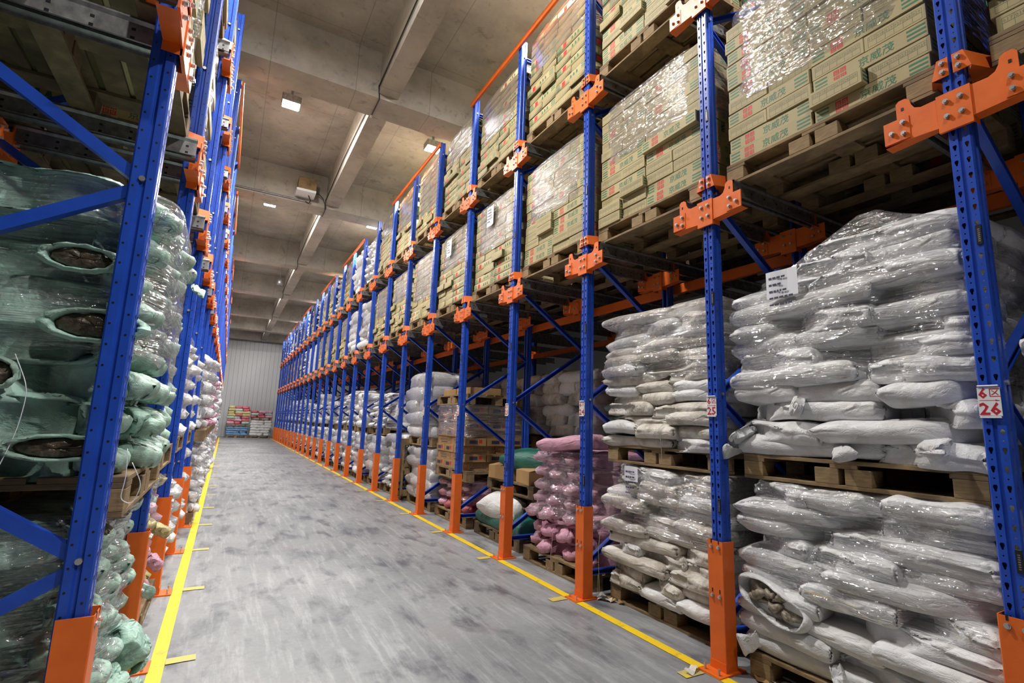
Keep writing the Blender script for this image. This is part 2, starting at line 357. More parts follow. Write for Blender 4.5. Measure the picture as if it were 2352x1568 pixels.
b = MB(); pts = [(1.25, 12.35, 6.78), (1.4, 12.38, 6.8), (1.5, 12.42, 6.74), (1.56, 12.44, 6.6), (1.58, 12.5, 6.5)]; b.tube(pts, .012, 'cable_black', 6)
b.tube([(1.15, 12.3, 6.69), (1.22, 12.4, 6.6), (1.2, 12.48, 6.56), (1.1, 12.5, 6.6)], .014, 'cable_black', 6)
tag(b.build('electrical_cable'), 'black cable looping from the plywood box to the beams', 'cable')
b = MB(); b.tube([(-6, 12.5, 6.63), (1.12, 12.5, 6.6)], .02, 'galvanised', 8); tag(b.build('conduit'), 'grey metal conduit running along the foot of the cross beam', 'pipe')
b = MB(); pts = []
for i in range(len(BY)-1):
    y0, y1 = BY[i]+.56, BY[i+1]
    pts += [(1.575, y0+.02, 6.78), (1.57, (y0+y1)/2, 6.8+.03*(i % 2)), (1.575, y1-.02, 6.74), (1.6, y1-.005, 6.53), (1.6, y1+.57, 6.53)]
b.tube(pts, .011, 'cable_black', 6); tag(b.build('power_cable'), 'thin black cable clipped along the side of the long ceiling beam', 'cable')
t = thing('dome_lamp', 'unlit round lamp hanging from a rod beside the long ceiling beam', 'ceiling light', (1.3, 21.2, 7.36))
b = MB(); b.tube([(0, 0, 0), (0, 0, -.6)], .015, 'galvanised', 6); b.build('rod', t)
b = MB(); b.tube([(0, 0, -.58), (0, 0, -.6), (0, 0, -.68), (0, 0, -.76), (0, 0, -.82), (0, 0, -.83)], [.02, .08, .12, .13, .11, .02], 'galvanised', 16); b.build('lamp_shade', t, True)

# ------------------------------------------------------------------ rack frames (local: x along the aisle face, y into the rack)
UH = 6.32
def upright_mesh(z0, z1):
    b = MB(); W = .042; D = .085; mat = 'blue_paint'; P = .038
    # front face: two perforated strips and a recessed groove
    def strip_holes(xa, xb, y, key=True):
        n = int(round((z1-z0)/P)); xc = (xa+xb)/2; mi = b.mi(mat)
        for i in range(n):
            za = z0+i*P; zb = za+P; zc = (za+zb)/2
            big = (i % 2 == 0)
            if big: H = [(0, .0125), (.0055, .0115), (.0075, .006), (.0068, 0), (.004, -.007), (.0032, -.0135), (0, -.0155), (-.0032, -.0135), (-.004, -.007), (-.0068, 0), (-.0075, .006), (-.0055, .0115)]
            else: H = [(.0032*math.sin(2*PI*q/12), .0032*math.cos(2*PI*q/12)) for q in range(12)]
            C = [(0, .5), (.5, .5), (.5, .25), (.5, 0), (.5, -.25), (.5, -.5), (0, -.5), (-.5, -.5), (-.5, -.25), (-.5, 0), (-.5, .25), (-.5, .5)]
            k = len(b.v)
            b.v += [(xc+hx, y, zc+hz) for hx, hz in H]+[(xc+cx*(xb-xa), y, zc+cz*P) for cx, cz in C]
            for q in range(12):
                r = (q+1) % 12; b.f.append((k+q, k+r, k+12+r, k+12+q)); b.m.append(mi)
    strip_holes(-W+.006, -.008, 0); strip_holes(.008, W-.006, 0)
    prof = [(-.008, 0), (-.005, .007), (.005, .007), (.008, 0)]
    def sweep(prof):
        for (xa, ya), (xb, yb) in zip(prof, prof[1:]): b.quad([(xa, ya, z0), (xb, yb, z0), (xb, yb, z1), (xa, ya, z1)], mat)
    sweep(prof)
    for s in (-1, 1):
        sweep([(s*(W-.006), 0), (s*W, .006), (s*W, .032), (s*(W-.009), .038), (s*(W-.009), .048), (s*W, .054), (s*W, D-.006), (s*(W-.005), D), (s*(W-.022), D), (s*(W-.024), D-.012)])
        for zz in np.arange(z0+.025, z1, .076):                    # small holes of the side web, sunk bosses
            for yy in (.019, .07):
                b.quad([(s*(W+.0006), yy+.0045*math.cos(a), zz+(.038 if yy > .03 else 0)+.0045*math.sin(a)) for a in [q*PI/3 for q in range(6)]], 'plate_black')
    return b.mesh('upright')
UPM = upright_mesh(.012, UH)
def brace_mesh(z0, z1, y0=.045, y1=1.07, bolt=True):
    b = MB(); a = Vector((0, y0, z0)); c = Vector((0, y1, z1)); d = (c-a).normalized(); u = Vector((1, 0, 0)).cross(d); h, wd = .022, .02
    def P(base, x, t): return tuple(base+u*t+Vector((x, 0, 0)))
    for xa, ta, xb, tb in ((-wd, -h, -wd, h), (-wd, h, wd, h), (-wd, -h, wd, -h), (wd, h, wd, h-.008), (wd, -h, wd, -h+.008)):
        b.quad([P(a, xa, ta), P(a, xb, tb), P(c, xb, tb), P(c, xa, ta)], 'blue_paint')
    if bolt: b.tube([tuple(a+Vector((-.048, 0, 0))), tuple(a+Vector((.048, 0, 0)))], .011, 'bolt_steel', 8)
    return b.mesh('brace')
ZN_R = [.26, .94, 1.67, 2.37, 3.08, 3.78, 4.48, 5.18, 5.88]
ZN_L = [.3, .92, 1.62, 2.3, 3.0, 3.7, 4.4, 5.1, 5.8]
def braces(Z, first_front):
    out = []
    for i in range(len(Z)-1):
        fr = (i % 2 == 0) == first_front
        out.append(brace_mesh(Z[i]+.012, Z[i+1]-.012) if fr else brace_mesh(Z[i+1]-.012, Z[i]+.012, bolt=False))
    out.append(brace_mesh(.2, .2)); out.append(brace_mesh(6.1, 6.1)); return out
BR_R, BR_L = braces(ZN_R, True), braces(ZN_L, False)
# corner guard
b = MB(); W = .058; y0 = -.012; y1 = .09
pr_ = [(-W, y1), (-W, y0+.004), (-W+.004, y0), (W-.004, y0), (W, y0+.004), (W, y1)]
for (xa, ya), (xb, yb) in zip(pr_, pr_[1:]):
    b.quad([(xa, ya, .01), (xb, yb, .01), (xb, yb, .757), (xa, ya, .757)], 'orange_paint')
    xi, yi, xj, yj = xa*.94, ya+(.003 if ya < .08 else 0), xb*.94, yb+(.003 if yb < .08 else 0)
    b.quad([(xa, ya, .757), (xb, yb, .757), (xj, yj, .757), (xi, yi, .757)], 'orange_paint'); b.quad([(xi, yi, .757), (xj, yj, .757), (xj, yj, .01), (xi, yi, .01)], 'orange_paint')
b.box(-W, W, y0-.003, y0, .01, .06, 'orange_paint')
for z in (.72, .43):
    for x in (-.027, .027): b.box(x-.004, x+.004, y0-.0012, y0+.001, z+.02, z+.042, 'plate_black')
GM = b.mesh('corner_guard')
b = MB(); b.tube([(0, .006, 0), (0, -.014, 0)], .009, 'bolt_steel', 6); b.tube([(0, -.002, 0), (0, -.006, 0)], .012, 'bolt_steel', 10); BOLT = b.mesh('bolt')
b = MB(); b.box(-.08, .08, -.1, .14, 0, .01, 'orange_paint'); b.tube([(-.05, -.07, .01), (-.05, -.07, .045)], .007, 'bolt_steel', 6); b.tube([(.05, -.07, .01), (.05, -.07, .045)], .007, 'bolt_steel', 6); BP = b.mesh('base_plate')
# beam arm with two horns
def arm_mesh(bolts):
    b = MB(); o = 'orange_paint'
    top = [(.06, .17), (.125, .168), (.15, .18), (.163, .205), (.168, .235), (.185, .248), (.212, .248), (.226, .235), (.226, .15), (.285, .15), (.285, .035), (.06, .02)]
    for s in (-1, 1): b.prism([(s*x, z) for x, z in top], -.02, -.014, o)
    b.box(-.063, .063, -.026, -.012, -.01, .178, o)
    for s in (-1, 1):
        xa, xb = sorted((s*.06, s*.285)); b.quad([(xa, -.02, .022), (xb, -.02, .036), (xb, .05, .036), (xa, .05, .022)], o)
        b.quad([(s*.063, -.02, -.01), (s*.063, .05, -.01), (s*.063, .05, .178), (s*.063, -.02, .178)], o)
        xa, xb = sorted((s*.175, s*.285)); b.box(xa, xb, -.0235, -.02, .036, .152, o)
        b.box(s*.2-.005, s*.2+.005, -.022, -.0195, .19, .205, 'plate_black')
    pts = [(x, z) for x in (-.027, .027) for z in (.06, .135)]+[(s*x, z) for s in (-1, 1) for x, z in ((.2, .125), (.2, .065), (.25, .085))]
    if bolts:
        for x, z in pts: b.tube([(x, -.02, z), (x, -.045, z)], .009, 'bolt_steel', 6)
    return b.mesh('beam_arm'), pts
ARM_N, ARMPTS = arm_mesh(False); ARM_F, _ = arm_mesh(True)
b = MB(); o_ = 'orange_paint'
for s in (-1, 1):
    P = [(s*.008, .0), (s*.075, .0), (s*.05, .095), (s*.008, .095)]
    b.prism(P, -.012, -.007, o_)
    b.quad([(s*.075, -.01, 0), (s*.05, -.01, .095), (s*.1, .15, .095), (s*.13, .15, 0)], o_)
    b.quad([(s*.075, -.01, 0), (s*.13, .15, 0), (0, .15, 0), (0, .13, 0)], o_)
b.box(-.13, .13, .145, .15, 0, .095, o_)
SPM = b.mesh('spacer_bracket')
# sign
def sign_mesh(n):
    b = MB(); b.box(-.037, .037, -.008, -.004, -.06, .06, 'sign_white')
    b.text('6', .06, -.019, -.0087, .036, 'ink_crimson', off=.022); b.text('区', .04, .02, -.0087, .037, 'ink_crimson')
    b.box(-.032, .033, -.0088, -.0081, .0045, .0058, 'ink_crimson'); b.quad([(.02, -.009, .002), (.034, -.009, .005), (.02, -.009, .008)], 'ink_crimson')
    b.text(str(n), .07, 0, -.0087, -.03, 'ink_crimson', off=.024)
    for z in (.066, -.066): b.tube([(-.034, -.01, z), (.034, -.01, z)], .004, 'sign_white', 6)
    return b.mesh('location_sign')
b = MB(); b.bbox(-.011, .011, -.006, .001, -.045, .045, 'plate_black', .002)
for i in range(7): b.box(-.004, .004, -.0066, -.0061, -.032+i*.009, -.027+i*.009, 'galvanised')
PLATE = b.mesh('maker_plate')
ARMZ = (2.86, 4.56)
def frame(side, y, label, near, n=None):
    t = thing('rack_upright_frame', label, 'rack upright', group='blue upright frames of the %s rack row' % ('right' if side == 'R' else 'left')); place(t, side, y, 0, 0)
    def part(name, me, x=0, yy=0, z=0, par=None, rz=0):
        o = link(name, me, par or t); o.location = (x, yy, z); o.rotation_euler.z = rz; return o
    part('upright', UPM, 0, .012); part('upright', UPM, 0, 1.145, 0, None, PI)
    for me in (BR_R if side == 'R' else BR_L): part('brace', me, 0, .012)
    g = part('corner_guard', GM); part('base_plate', BP); part('base_plate', BP, 0, 1.06)
    if near:
        for z in (.72, .43):
            for x in (-.027, .027): part('bolt', BOLT, x, -.012, z, g)
    for az in ARMZ:
        a = part('beam_arm', ARM_N if near else ARM_F, 0, 0.012, az)
        if near:
            for x, z in ARMPTS: part('bolt', BOLT, x, -.027, z, a)
        part('beam_arm', ARM_F, 0, .98, az); sp = part('spacer_bracket', SPM, 0, .012, az+.27)
        if near:
            for x in (-.03, .03):
                for z in (.025, .07): part('bolt', BOLT, x, -.014, z, sp)
    if side == 'R':
        for z in (.97, 2.33, 3.69): part('maker_plate', PLATE, .026 if True else 0, .012, z)
        if n is not None and n >= 14: part('location_sign', sign_mesh(n), -.006, .012, 1.6)
    return t
for n in range(26, 0, -1):
    lab = 'blue perforated rack upright with orange foot guard and white sign numbered %s' % {26: 'twenty-six', 25: 'twenty-five', 24: 'twenty-four', 23: 'twenty-three', 22: 'twenty-two'}[n] if n >= 22 else 'blue rack upright with orange foot guard, %s along the right row' % ORD[27-n]
    frame('R', YC(n), lab, n >= 23, n)
for k in range(1, 26):
    frame('L', YLc(k), 'blue rack upright with orange foot guard, %s along the left row' % (ORD[k] if k > 1 else 'nearest'), k <= 3)
# a frame beyond the right image edge carries the rail ends of the last bay
frame('R', YC(27), 'blue rack upright just past the right edge, beside sign 26', False, 27)
# second row of frames deeper in the right rack (seen in the gaps)
for n in range(26, 12, -2):
    t = thing('rack_upright_frame', 'blue rear rack upright deep in the dark, behind the %s front upright' % ORD[27-n], 'rack upright', (XF+2.9, YC(n), 0), RR, 'deep uprights of the right rack')
    o = link('upright', UPM, t); o.location = (0, .012, 0)
    for az in ARMZ: o = link('beam_arm', ARM_F, t); o.location = (0, .012, az)
# pallet rails
b = MB(); L = 4.3; prof = [(-.03, -.11), (-.012, -.105), (-.012, -.02), (-.022, -.005), (-.018, .008), (.018, .008), (.022, -.005), (.014, -.02), (.014, -.105), (.045, -.11), (.045, -.125)]
for (xa, za), (xb, zb) in zip(prof, prof[1:]): b.quad([(xa, .02, za), (xb, .02, zb), (xb, L, zb), (xa, L, za)], 'galvanised')
for i in range(30):
    for z in (-.05, -.09): b.box(.0142, .0155, .06+i*.14, .075+i*.14, z-.006, z+.006, 'plate_black'); b.box(-.0135, -.0125, .06+i*.14, .075+i*.14, z-.006, z+.006, 'plate_black')
RAIL = b.mesh('pallet_rail')
def rails(side, ys, cnt):
    for i, y in enumerate(ys):
        for li, az in enumerate(ARMZ):
            for s in (-1, 1):
                o = link('pallet_rail', RAIL); place(o, side, y+s*.2, 0, az+.249)
                tag(o, 'galvanised pallet rail, %s beam, %s side of the %s upright of the %s row' % (('lower', 'upper')[li], 'far' if s > 0 else 'near', ORD[i+1] if side == 'L' else ORD[i+1], 'right' if side == 'R' else 'left'), 'pallet rail', 'galvanised pallet rails')
rails('R', [YC(n) for n in range(26, 8, -1)], 0); rails('L', [YLc(k) for k in range(1, 14)], 0)
for s in (-1, 1):
    for az in ARMZ:
        o = link('pallet_rail', RAIL); place(o, 'R', YC(27)+s*.2, 0, az+.249); tag(o, 'galvanised pallet rail past the right edge, %s beam, %s side' % ('lower' if az < 3 else 'upper', 'far' if s > 0 else 'near'), 'pallet rail', 'galvanised pallet rails')
# long tie beams
def beam(name, x, ya, yb, z, label, h=.1, w=.045, mat='orange_paint', grp=None):
    b = MB(); b.bbox(-w/2, w/2, 0, yb-ya, -h/2, h/2, mat, .004)
    o = b.build(name); o.location = (x, ya, z); tag(o, label, 'rack beam', grp); return o
for i, (a, c) in enumerate([(25, 24), (24, 22), (21, 19), (17, 15), (14, 12), (10, 8), (7, 5), (4, 2)]):
    beam('tie_beam', XF-.01, YC(a)-.05, YC(c)+.05, 6.26, 'orange tie beam along the rack top, %s of the right row' % ORD[i+1], .075, .035, grp='orange top beams')
for i, (a, c) in enumerate([(5, 7), (8, 10), (12, 14), (15, 17), (19, 21)]):
    beam('tie_beam', XL+.01, YLc(a)-.05, YLc(c)+.05, 6.26, 'orange tie beam along the rack top, %s of the left row' % ORD[i+1], .075, .035, grp='orange top beams')
for li, z in enumerate((2.89, 4.6)):
    beam('rear_beam', XF+1.2, YC(27), YC(6), z, 'orange beam running along the rear uprights of the right rack, %s level' % ('lower', 'upper')[li], grp='orange rear beams')
    beam('rear_beam', XF+2.85, YC(27), YC(6), z+.0, 'orange beam far back in the right rack, %s level' % ('lower', 'upper')[li], grp='orange rear beams')
    beam('rear_beam', XL-1.2, YLc(1), YLc(18), z, 'orange beam running along the rear uprights of the left rack, %s level' % ('lower', 'upper')[li], grp='orange rear beams')
#@@PART2
# ------------------------------------------------------------------ pallets (local: x along aisle 1.2, y depth 1.0)
PT = {}
def pallet_parts(mat):
    rd = random.Random(3)
    b = MB()
    for i in range(7):
        y = -.0+i*.145; b.bbox(-.6, .6, y, y+.1+rd.uniform(0, .03), .128, .15, mat, .002)
    for x in (-.6, -.07, .46): b.bbox(x, x+.14, 0, 1.0, .106, .128, mat, .002)
    deck = b.mesh('deck')
    b = MB()
    for y in (0, .44, .88): b.bbox(-.6, .6, y, y+.12, 0, .02, mat, .002)
    skid = b.mesh('skid')
    b = MB(); b.bbox(-.065, .065, 0, .12, .02, .106, mat, .003); blk = b.mesh('block')
    b = MB()
    for src in (deck, skid):
        k = len(b.v); b.v += [tuple(v.co) for v in src.vertices]; b.f += [tuple(k+i for i in p.vertices) for p in src.polygons]; b.m += [b.mi(mat)]*len(src.polygons)
    for x in (-.535, -.05, .535):
        for y in (0, .44, .88): b.box(x-.065, x+.065, y, y+.12, .02, .106, mat)
    return deck, skid, blk, b.mesh('wooden_pallet')
for mt in ('pallet_wood', 'pallet_wood_weathered_shaded'): PT[mt] = pallet_parts(mt)
NPAL = [0]
def pallet(side, y, d, z, label, near=False, mat='pallet_wood', extra=0, sx=1):
    deck, skid, blk, one = PT[mat]
    if near:
        t = thing('wooden_pallet', label, 'pallet', group='wooden pallets'); place(t, side, y, d, z, extra); t.scale.x = sx
        link('deck', deck, t); link('skid', skid, t)
        for x in (-.535, -.09, .07, .535):
            for yy in (0, .44, .88): o = link('block', blk, t); o.location = (x, yy, 0)
        return t
    o = link('wooden_pallet', one); place(o, side, y, d, z, extra); o.scale.x = sx
    return tag(o, label, 'pallet', 'wooden pallets')

# ------------------------------------------------------------------ collected loads: the nearest ones become objects, the rest one object
REQ = {}
RECENT = []
def request(kind, me, M, label, key, name, cat, group):
    if kind == 'sack': RECENT.append((me[1], M))
    REQ.setdefault(kind, []).append((key, me, M, label, name, cat, group))
def world(side, y, d, z, extra=0, tilt=(0, 0), scale=(1, 1, 1)):
    x = XF+d if side == 'R' else XL-d
    return Matrix.Translation((x, y, z)) @ Matrix.Rotation((RR if side == 'R' else RL)+extra, 4, 'Z') @ Matrix.Rotation(tilt[0], 4, 'X') @ Matrix.Rotation(tilt[1], 4, 'Y') @ Matrix.Diagonal((*scale, 1))
def flush(kind, cap, stuffname, stufflabel, stuffcat):
    L = sorted(REQ.get(kind, []), key=lambda r: r[0])
    for key, me, M, label, name, cat, group in L[:cap]:
        o = link(name, me[0]); o.matrix_world = M; tag(o, label, cat, group)
    rest = L[cap:]
    if not rest: return
    V, LI, LS, PM, names = [], [], [], [], []
    off = 0
    cache = {}
    for key, me, M, label, name, cat, group in rest:
        mm = me[1]
        if mm.name not in cache:
            nv = len(mm.vertices); co = np.empty(nv*3, 'f'); mm.vertices.foreach_get('co', co)
            li = np.empty(len(mm.loops), 'i'); mm.loops.foreach_get('vertex_index', li)
            lt = np.empty(len(mm.polygons), 'i'); mm.polygons.foreach_get('loop_total', lt)
            pm = np.empty(len(mm.polygons), 'i'); mm.polygons.foreach_get('material_index', pm)
            mp = []
            for mt in mm.materials:
                if mt.name not in names: names.append(mt.name)
                mp.append(names.index(mt.name))
            cache[mm.name] = (co.reshape(-1, 3), li, lt, np.array(mp, 'i')[pm])
        co, li, lt, pm = cache[mm.name]; A = np.array(M, 'f')
        V.append(co @ A[:3, :3].T+A[:3, 3]); LI.append(li+off); LS.append(lt); PM.append(pm); off += len(co)
    V = np.concatenate(V).astype('f'); LI = np.concatenate(LI).astype('i'); LS = np.concatenate(LS).astype('i'); PM = np.concatenate(PM).astype('i')
    me = bpy.data.meshes.new(stuffname); me.vertices.add(len(V)); me.vertices.foreach_set('co', V.ravel())
    me.loops.add(len(LI)); me.loops.foreach_set('vertex_index', LI); me.polygons.add(len(LS))
    me.polygons.foreach_set('loop_start', np.concatenate([[0], np.cumsum(LS)[:-1]]).astype('i'))
    for n in names: me.materials.append(MATS[n])
    me.polygons.foreach_set('material_index', PM); 
    if kind.startswith('sack'): me.polygons.foreach_set('use_smooth', np.ones(len(LS), '?'))
    me.update(calc_edges=True); me.validate()
    o = link(stuffname, me); tag(o, stufflabel, stuffcat, kind='stuff')

# ------------------------------------------------------------------ printed cartons  (origin: centre bottom; long face looks to -y)
CL, CW, CH = .575, .29, .094
def seal(b, x, y, z, s, sg):
    s *= 1.12
    for qx in (-1, 1):
        for qz in (-1, 1):
            for i, (a, c, e, f) in enumerate([(.08, .95, .72, .95), (.74, .95, .1, .72), (.32, .66, .42, .62), (.08, .26, .08, .72), (.32, .66, .1, .3)]):
                xa, xb = sorted((x+sg*qx*a*s, x+sg*qx*c*s)); za, zb = sorted((z+qz*e*s, z+qz*f*s))
                b.quad([(xa, y, za), (xb, y, za), (xb, y, zb), (xa, y, zb)], 'ink_red')
def carton_mesh(level):
    b = MB(); b.bbox(-CL/2, CL/2, -CW/2, CW/2, 0, CH, 'carton_tan', .003)
    for sg in (1, -1):
        y = -sg*(CW/2+.0006); ax = 'front' if sg > 0 else 'back'
        for i in range(3):
            z = .02+i*.024
            for xa, xb in ((-.275, -.205), (.195, .277)):
                xa, xb = sorted((sg*xa, sg*xb)); b.quad([(xa, y, z), (xb, y, z), (xb, y, z+.011), (xa, y, z+.011)], 'ink_green')
        if level < 2:
            seal(b, -sg*.135, y, .048, .032, sg); b.text('京威茂', .06, sg*.05, y, .047, 'ink_green', ax, .008)
        else:
            b.quad([(-sg*.135-.03, y, .02), (-sg*.135+.03, y, .02), (-sg*.135+.03, y, .078), (-sg*.135-.03, y, .078)], 'ink_red')
            for i in range(3): b.quad([(sg*(.005+i*.055)-.017, y, .03), (sg*(.005+i*.055)+.017, y, .03), (sg*(.005+i*.055)+.008, y, .066), (sg*(.005+i*.055)-.01, y, .066)], 'ink_green')
    k0 = len(b.v)
    c = MB(); hw = CW/2-.02; y = -(CL/2+.0006)
    for z in (.014, .047, .074): c.box(-hw, hw, y, y+.0002, z, z+.0016, 'ink_grey')
    for i in range(7): x = -hw+i*2*hw/6; c.box(x, x+.0016, y, y+.0002, .014, .074, 'ink_grey')
    if level == 0:
        for i, s_ in enumerate(('017', '018', '019', '027', '028', '029')): c.text(s_, .024, -hw+(i+.5)*hw/3, y, .06, 'ink_grey')
    for sg in (1, -1):                                            # end faces: turn the panel by +-90 degrees
        k = len(b.v); mm = [b.mi(c.names[i]) for i in c.m]
        b.v += [(-yy*sg*-1 if False else yy*-sg*-1, x*sg*-1*-1, z) if False else ((-yy if sg > 0 else yy), (x if sg > 0 else -x), z) for x, yy, z in c.v]
        b.f += [tuple(k+i for i in f) for f in c.f]; b.m += mm
    return b.mesh('printed_carton')
CM0, CM2 = carton_mesh(0), carton_mesh(2)
NUM = {26: 'twenty-six', 25: 'twenty-five', 24: 'twenty-four', 23: 'twenty-three', 22: 'twenty-two'}
def bayname(side, k):             # k = column index of the nearer upright (right: sign number; left: ordinal)
    if side == 'R':
        if k == 27: return 'past the sign twenty-six'
        if k >= 23: return 'between signs %s and %s' % (NUM[k], NUM[k-1])
        return 'in the %s right bay' % ORD[27-k]
    return 'in the %s left bay' % ORD[k]
LEV = {0: 'on the floor', 1: 'on the lower beam', 2: 'on the upper beam'}
def carton_load(side, y, d, z, where, layers, seed, vis=True, brown=False, drop=0, flo=9):
    rd = random.Random(seed)
    for l in range(layers):
        top = layers-1-l
        pat = l % 2 if rd.random() > .3 else rd.randint(0, 1)
        B_, G_ = .58, .293
        seq = {0: 'GGB', 1: 'BGG'}[pat]
        q_ = rd.random()
        if q_ < .12: seq = 'BB'
        elif q_ < .24: seq = 'GGGG'
        tot = sum(B_ if c_ == 'B' else G_ for c_ in seq); xx = -tot/2; rows = []
        for c_ in seq: w_ = B_ if c_ == 'B' else G_; rows.append((xx+w_/2, c_ == 'G')); xx += w_
        dep = [0, 1, 2]
        for ri, dd in enumerate(dep):
            for ci, (x, rot) in enumerate(rows):
                if rot and ri == 2: continue
                dd = (.2875, .84)[ri] if rot else (.145, .437, .729)[ri]
                if l == layers-1 and rd.random() < .12 and drop: continue
                jd = (rd.uniform(-.008, .008)-(.035 if rd.random() < .16 and l*.096 < flo-.1 else 0)) if ri == 0 else 0; jx = rd.uniform(-.008, .008)
                yy = y-(x+jx) if side == 'R' else y+(x+jx)
                ex = rd.uniform(-.012, .012)+(PI/2 if rot else 0)+(PI if ri > 0 and not rot and False else 0)
                if rot: ex = -PI/2+rd.uniform(-.01, .01)
                M = world(side, yy, d+dd+jd, z+l*(CH+.002), ex)
                pos = {2: ('left', 'right'), 3: ('left', 'middle', 'right'), 4: ('far left', 'second', 'third', 'far right')}[len(rows)]
                hidden = ri > 0
                if hidden and top > 0 and ci not in (0, len(rows)-1): continue
                lab = 'tan %s carton, %s layer, %s%s, %s' % (('seal-side' if not rot else 'grid-side'), ORD[l+1], pos[ci], '' if not hidden else ' back', where)
                key = M.translation.length+(30 if hidden else 0)+(15 if not vis else 0)
                request('carton', (CM0, CM2), M, lab, key, 'printed_carton', 'carton', 'tan printed cartons on the pallets')

# ------------------------------------------------------------------ sacks
def nz(x, y, z): return noise.noise(Vector((x, y, z)))
def sim_sack(L, W, T, seed, tied=(0, 0), nu=60, nv=42, steps=110, inner=7, press=1.0):
    rg = np.random.RandomState(seed)
    du, dv = L/nu, W/nv
    u = (np.arange(nu+1)-nu/2)*du; v = (np.arange(nv+1)-nv/2)*dv
    P = np.zeros((2, nu+1, nv+1, 3)); P[..., 0] = u[None, :, None]; P[..., 1] = v[None, None, :]
    bumpf = (1-(2*u/L)**2)[:, None]*(1-(2*v/W)**2)[None, :]
    P[0, ..., 2] = bumpf*T*.35; P[1, ..., 2] = -bumpf*T*.35
    P[..., 2] += rg.normal(0, .0035, P.shape[:3])
    def field(n, amp, sc):
        out = np.zeros((nu+1, nv+1))
        for _ in range(n):
            kx, ky, ph = rg.uniform(-sc, sc), rg.uniform(-sc, sc), rg.uniform(0, 6.28)
            out += np.sin(u[:, None]*kx+v[None, :]*ky+ph)
        return out*amp/math.sqrt(n)
    top = T/2+field(5, .012, 14); bot = -T/2+field(5, .008, 12)
    V = np.zeros_like(P)
    def lump(rg):
        o = np.zeros_like(P)
        for _ in range(3):
            kx, ky, ph = rg.uniform(-30, 30), rg.uniform(-60, 60), rg.uniform(0, 6.28)
            w_ = np.sin(u[:, None]*kx+v[None, :]*ky+ph)*.12
            o[0, ..., 2] += w_; o[1, ..., 2] += w_*.7; o[..., 1] += rg.uniform(-.5, .5)*w_
        return o
    xe, xp = (.33, 3) if tied[0] or tied[1] else (.43, 5)
    lm = 1+field(6, .16, 26); edge = field(4, .012, 22); edge2 = field(4, .012, 22)
    ld = math.hypot(du, dv)
    def con(A, B, rest, k):
        d = B-A; ln = np.sqrt((d*d).sum(-1, keepdims=True))+1e-9; c = d*((ln-rest)/ln*.5*k); A += c; B -= c
    dt = 1/60
    for st in range(steps):
        a = P[:, 1:, :-1]-P[:, :-1, :-1]; b = P[:, :-1, 1:]-P[:, :-1, :-1]; n = np.cross(a, b)
        n /= np.sqrt((n*n).sum(-1, keepdims=True))+1e-9; n[1] *= -1
        F = np.zeros_like(P); F[:, :-1, :-1] = n
        prs = press*(9 if st < 50 else 3.5 if st < 85 else 5)
        V = V*(.93 if st < 50 else .96)+F*prs*dt; V[..., 2] -= 2.5*dt
        if 50 <= st < 85 and st % 4 == 0: V += lump(rg)
        Q = P+V*dt
        for _ in range(inner):
            for s in (0, 1):
                con(Q[:, s:-1:2], Q[:, s+1::2], du, 1.0) if s == 0 else con(Q[:, 1:-1:2], Q[:, 2::2], du, 1.0)
                con(Q[:, :, s:-1:2], Q[:, :, s+1::2], dv, 1.0) if s == 0 else con(Q[:, :, 1:-1:2], Q[:, :, 2::2], dv, 1.0)
            for s in (0, 1):
                con(Q[:, s:-1:2, :-1], Q[:, s+1::2, 1:], ld, .35); con(Q[:, s:-1:2, 1:], Q[:, s+1::2, :-1], ld, .35)
            con(Q[:, :-2], Q[:, 2:], 2*du, .02) if st % 3 == 0 else None
            for sl in ((slice(None), 0), (slice(None), -1), (0, slice(None)), (-1, slice(None))):
                m_ = (Q[0][sl]+Q[1][sl])/2; Q[0][sl] = m_; Q[1][sl] = m_
            for e in (0, 1):
                if tied[e]:
                    w_ = min(1, st/50)
                    for ii, rr in ((4, .09), (6, .05), (8, .034), (10, .05), (12, .085)):
                        i = ii if e == 0 else nu-ii
                        yz = Q[:, i, :, 1:]; r = np.sqrt((yz*yz).sum(-1, keepdims=True)); lim = rr*1+(1-w_)*W/2
                        yz *= np.minimum(1, lim/(r+1e-9))
            zt = top; zb = bot
            if st >= 50:
                sq = min(1, (st-50)/40); z2 = np.minimum(1, np.abs(Q[..., 2])/(T/2))**2
                ly = (W*(.485-.035*sq)+edge[None]*sq)*(1-.16*z2); lx = (L*(.49-.012*sq)+edge2[None]*sq)*(1-.06*z2)
                Q[..., 1] += (np.clip(Q[..., 1], -ly, ly)-Q[..., 1])*.5; Q[..., 0] += (np.clip(Q[..., 0], -lx, lx)-Q[..., 0])*.5
                hc = (T/2-.012)*np.sqrt(np.maximum(0, 1-np.abs(Q[..., 0]/(L*xe))**xp-np.abs(Q[..., 1]/(W*.41))**3))*np.minimum(1.12, lm)[None]
                Q[0, ..., 2] = np.maximum(Q[0, ..., 2], hc[0]); Q[1, ..., 2] = np.minimum(Q[1, ..., 2], -hc[1])
            Q[..., 2] = np.clip(Q[..., 2], zb[None]-0, zt[None])
        V = (Q-P)/dt; sp = np.sqrt((V*V).sum(-1, keepdims=True)); V *= np.minimum(1, 2.0/(sp+1e-9)); P = Q
    return P
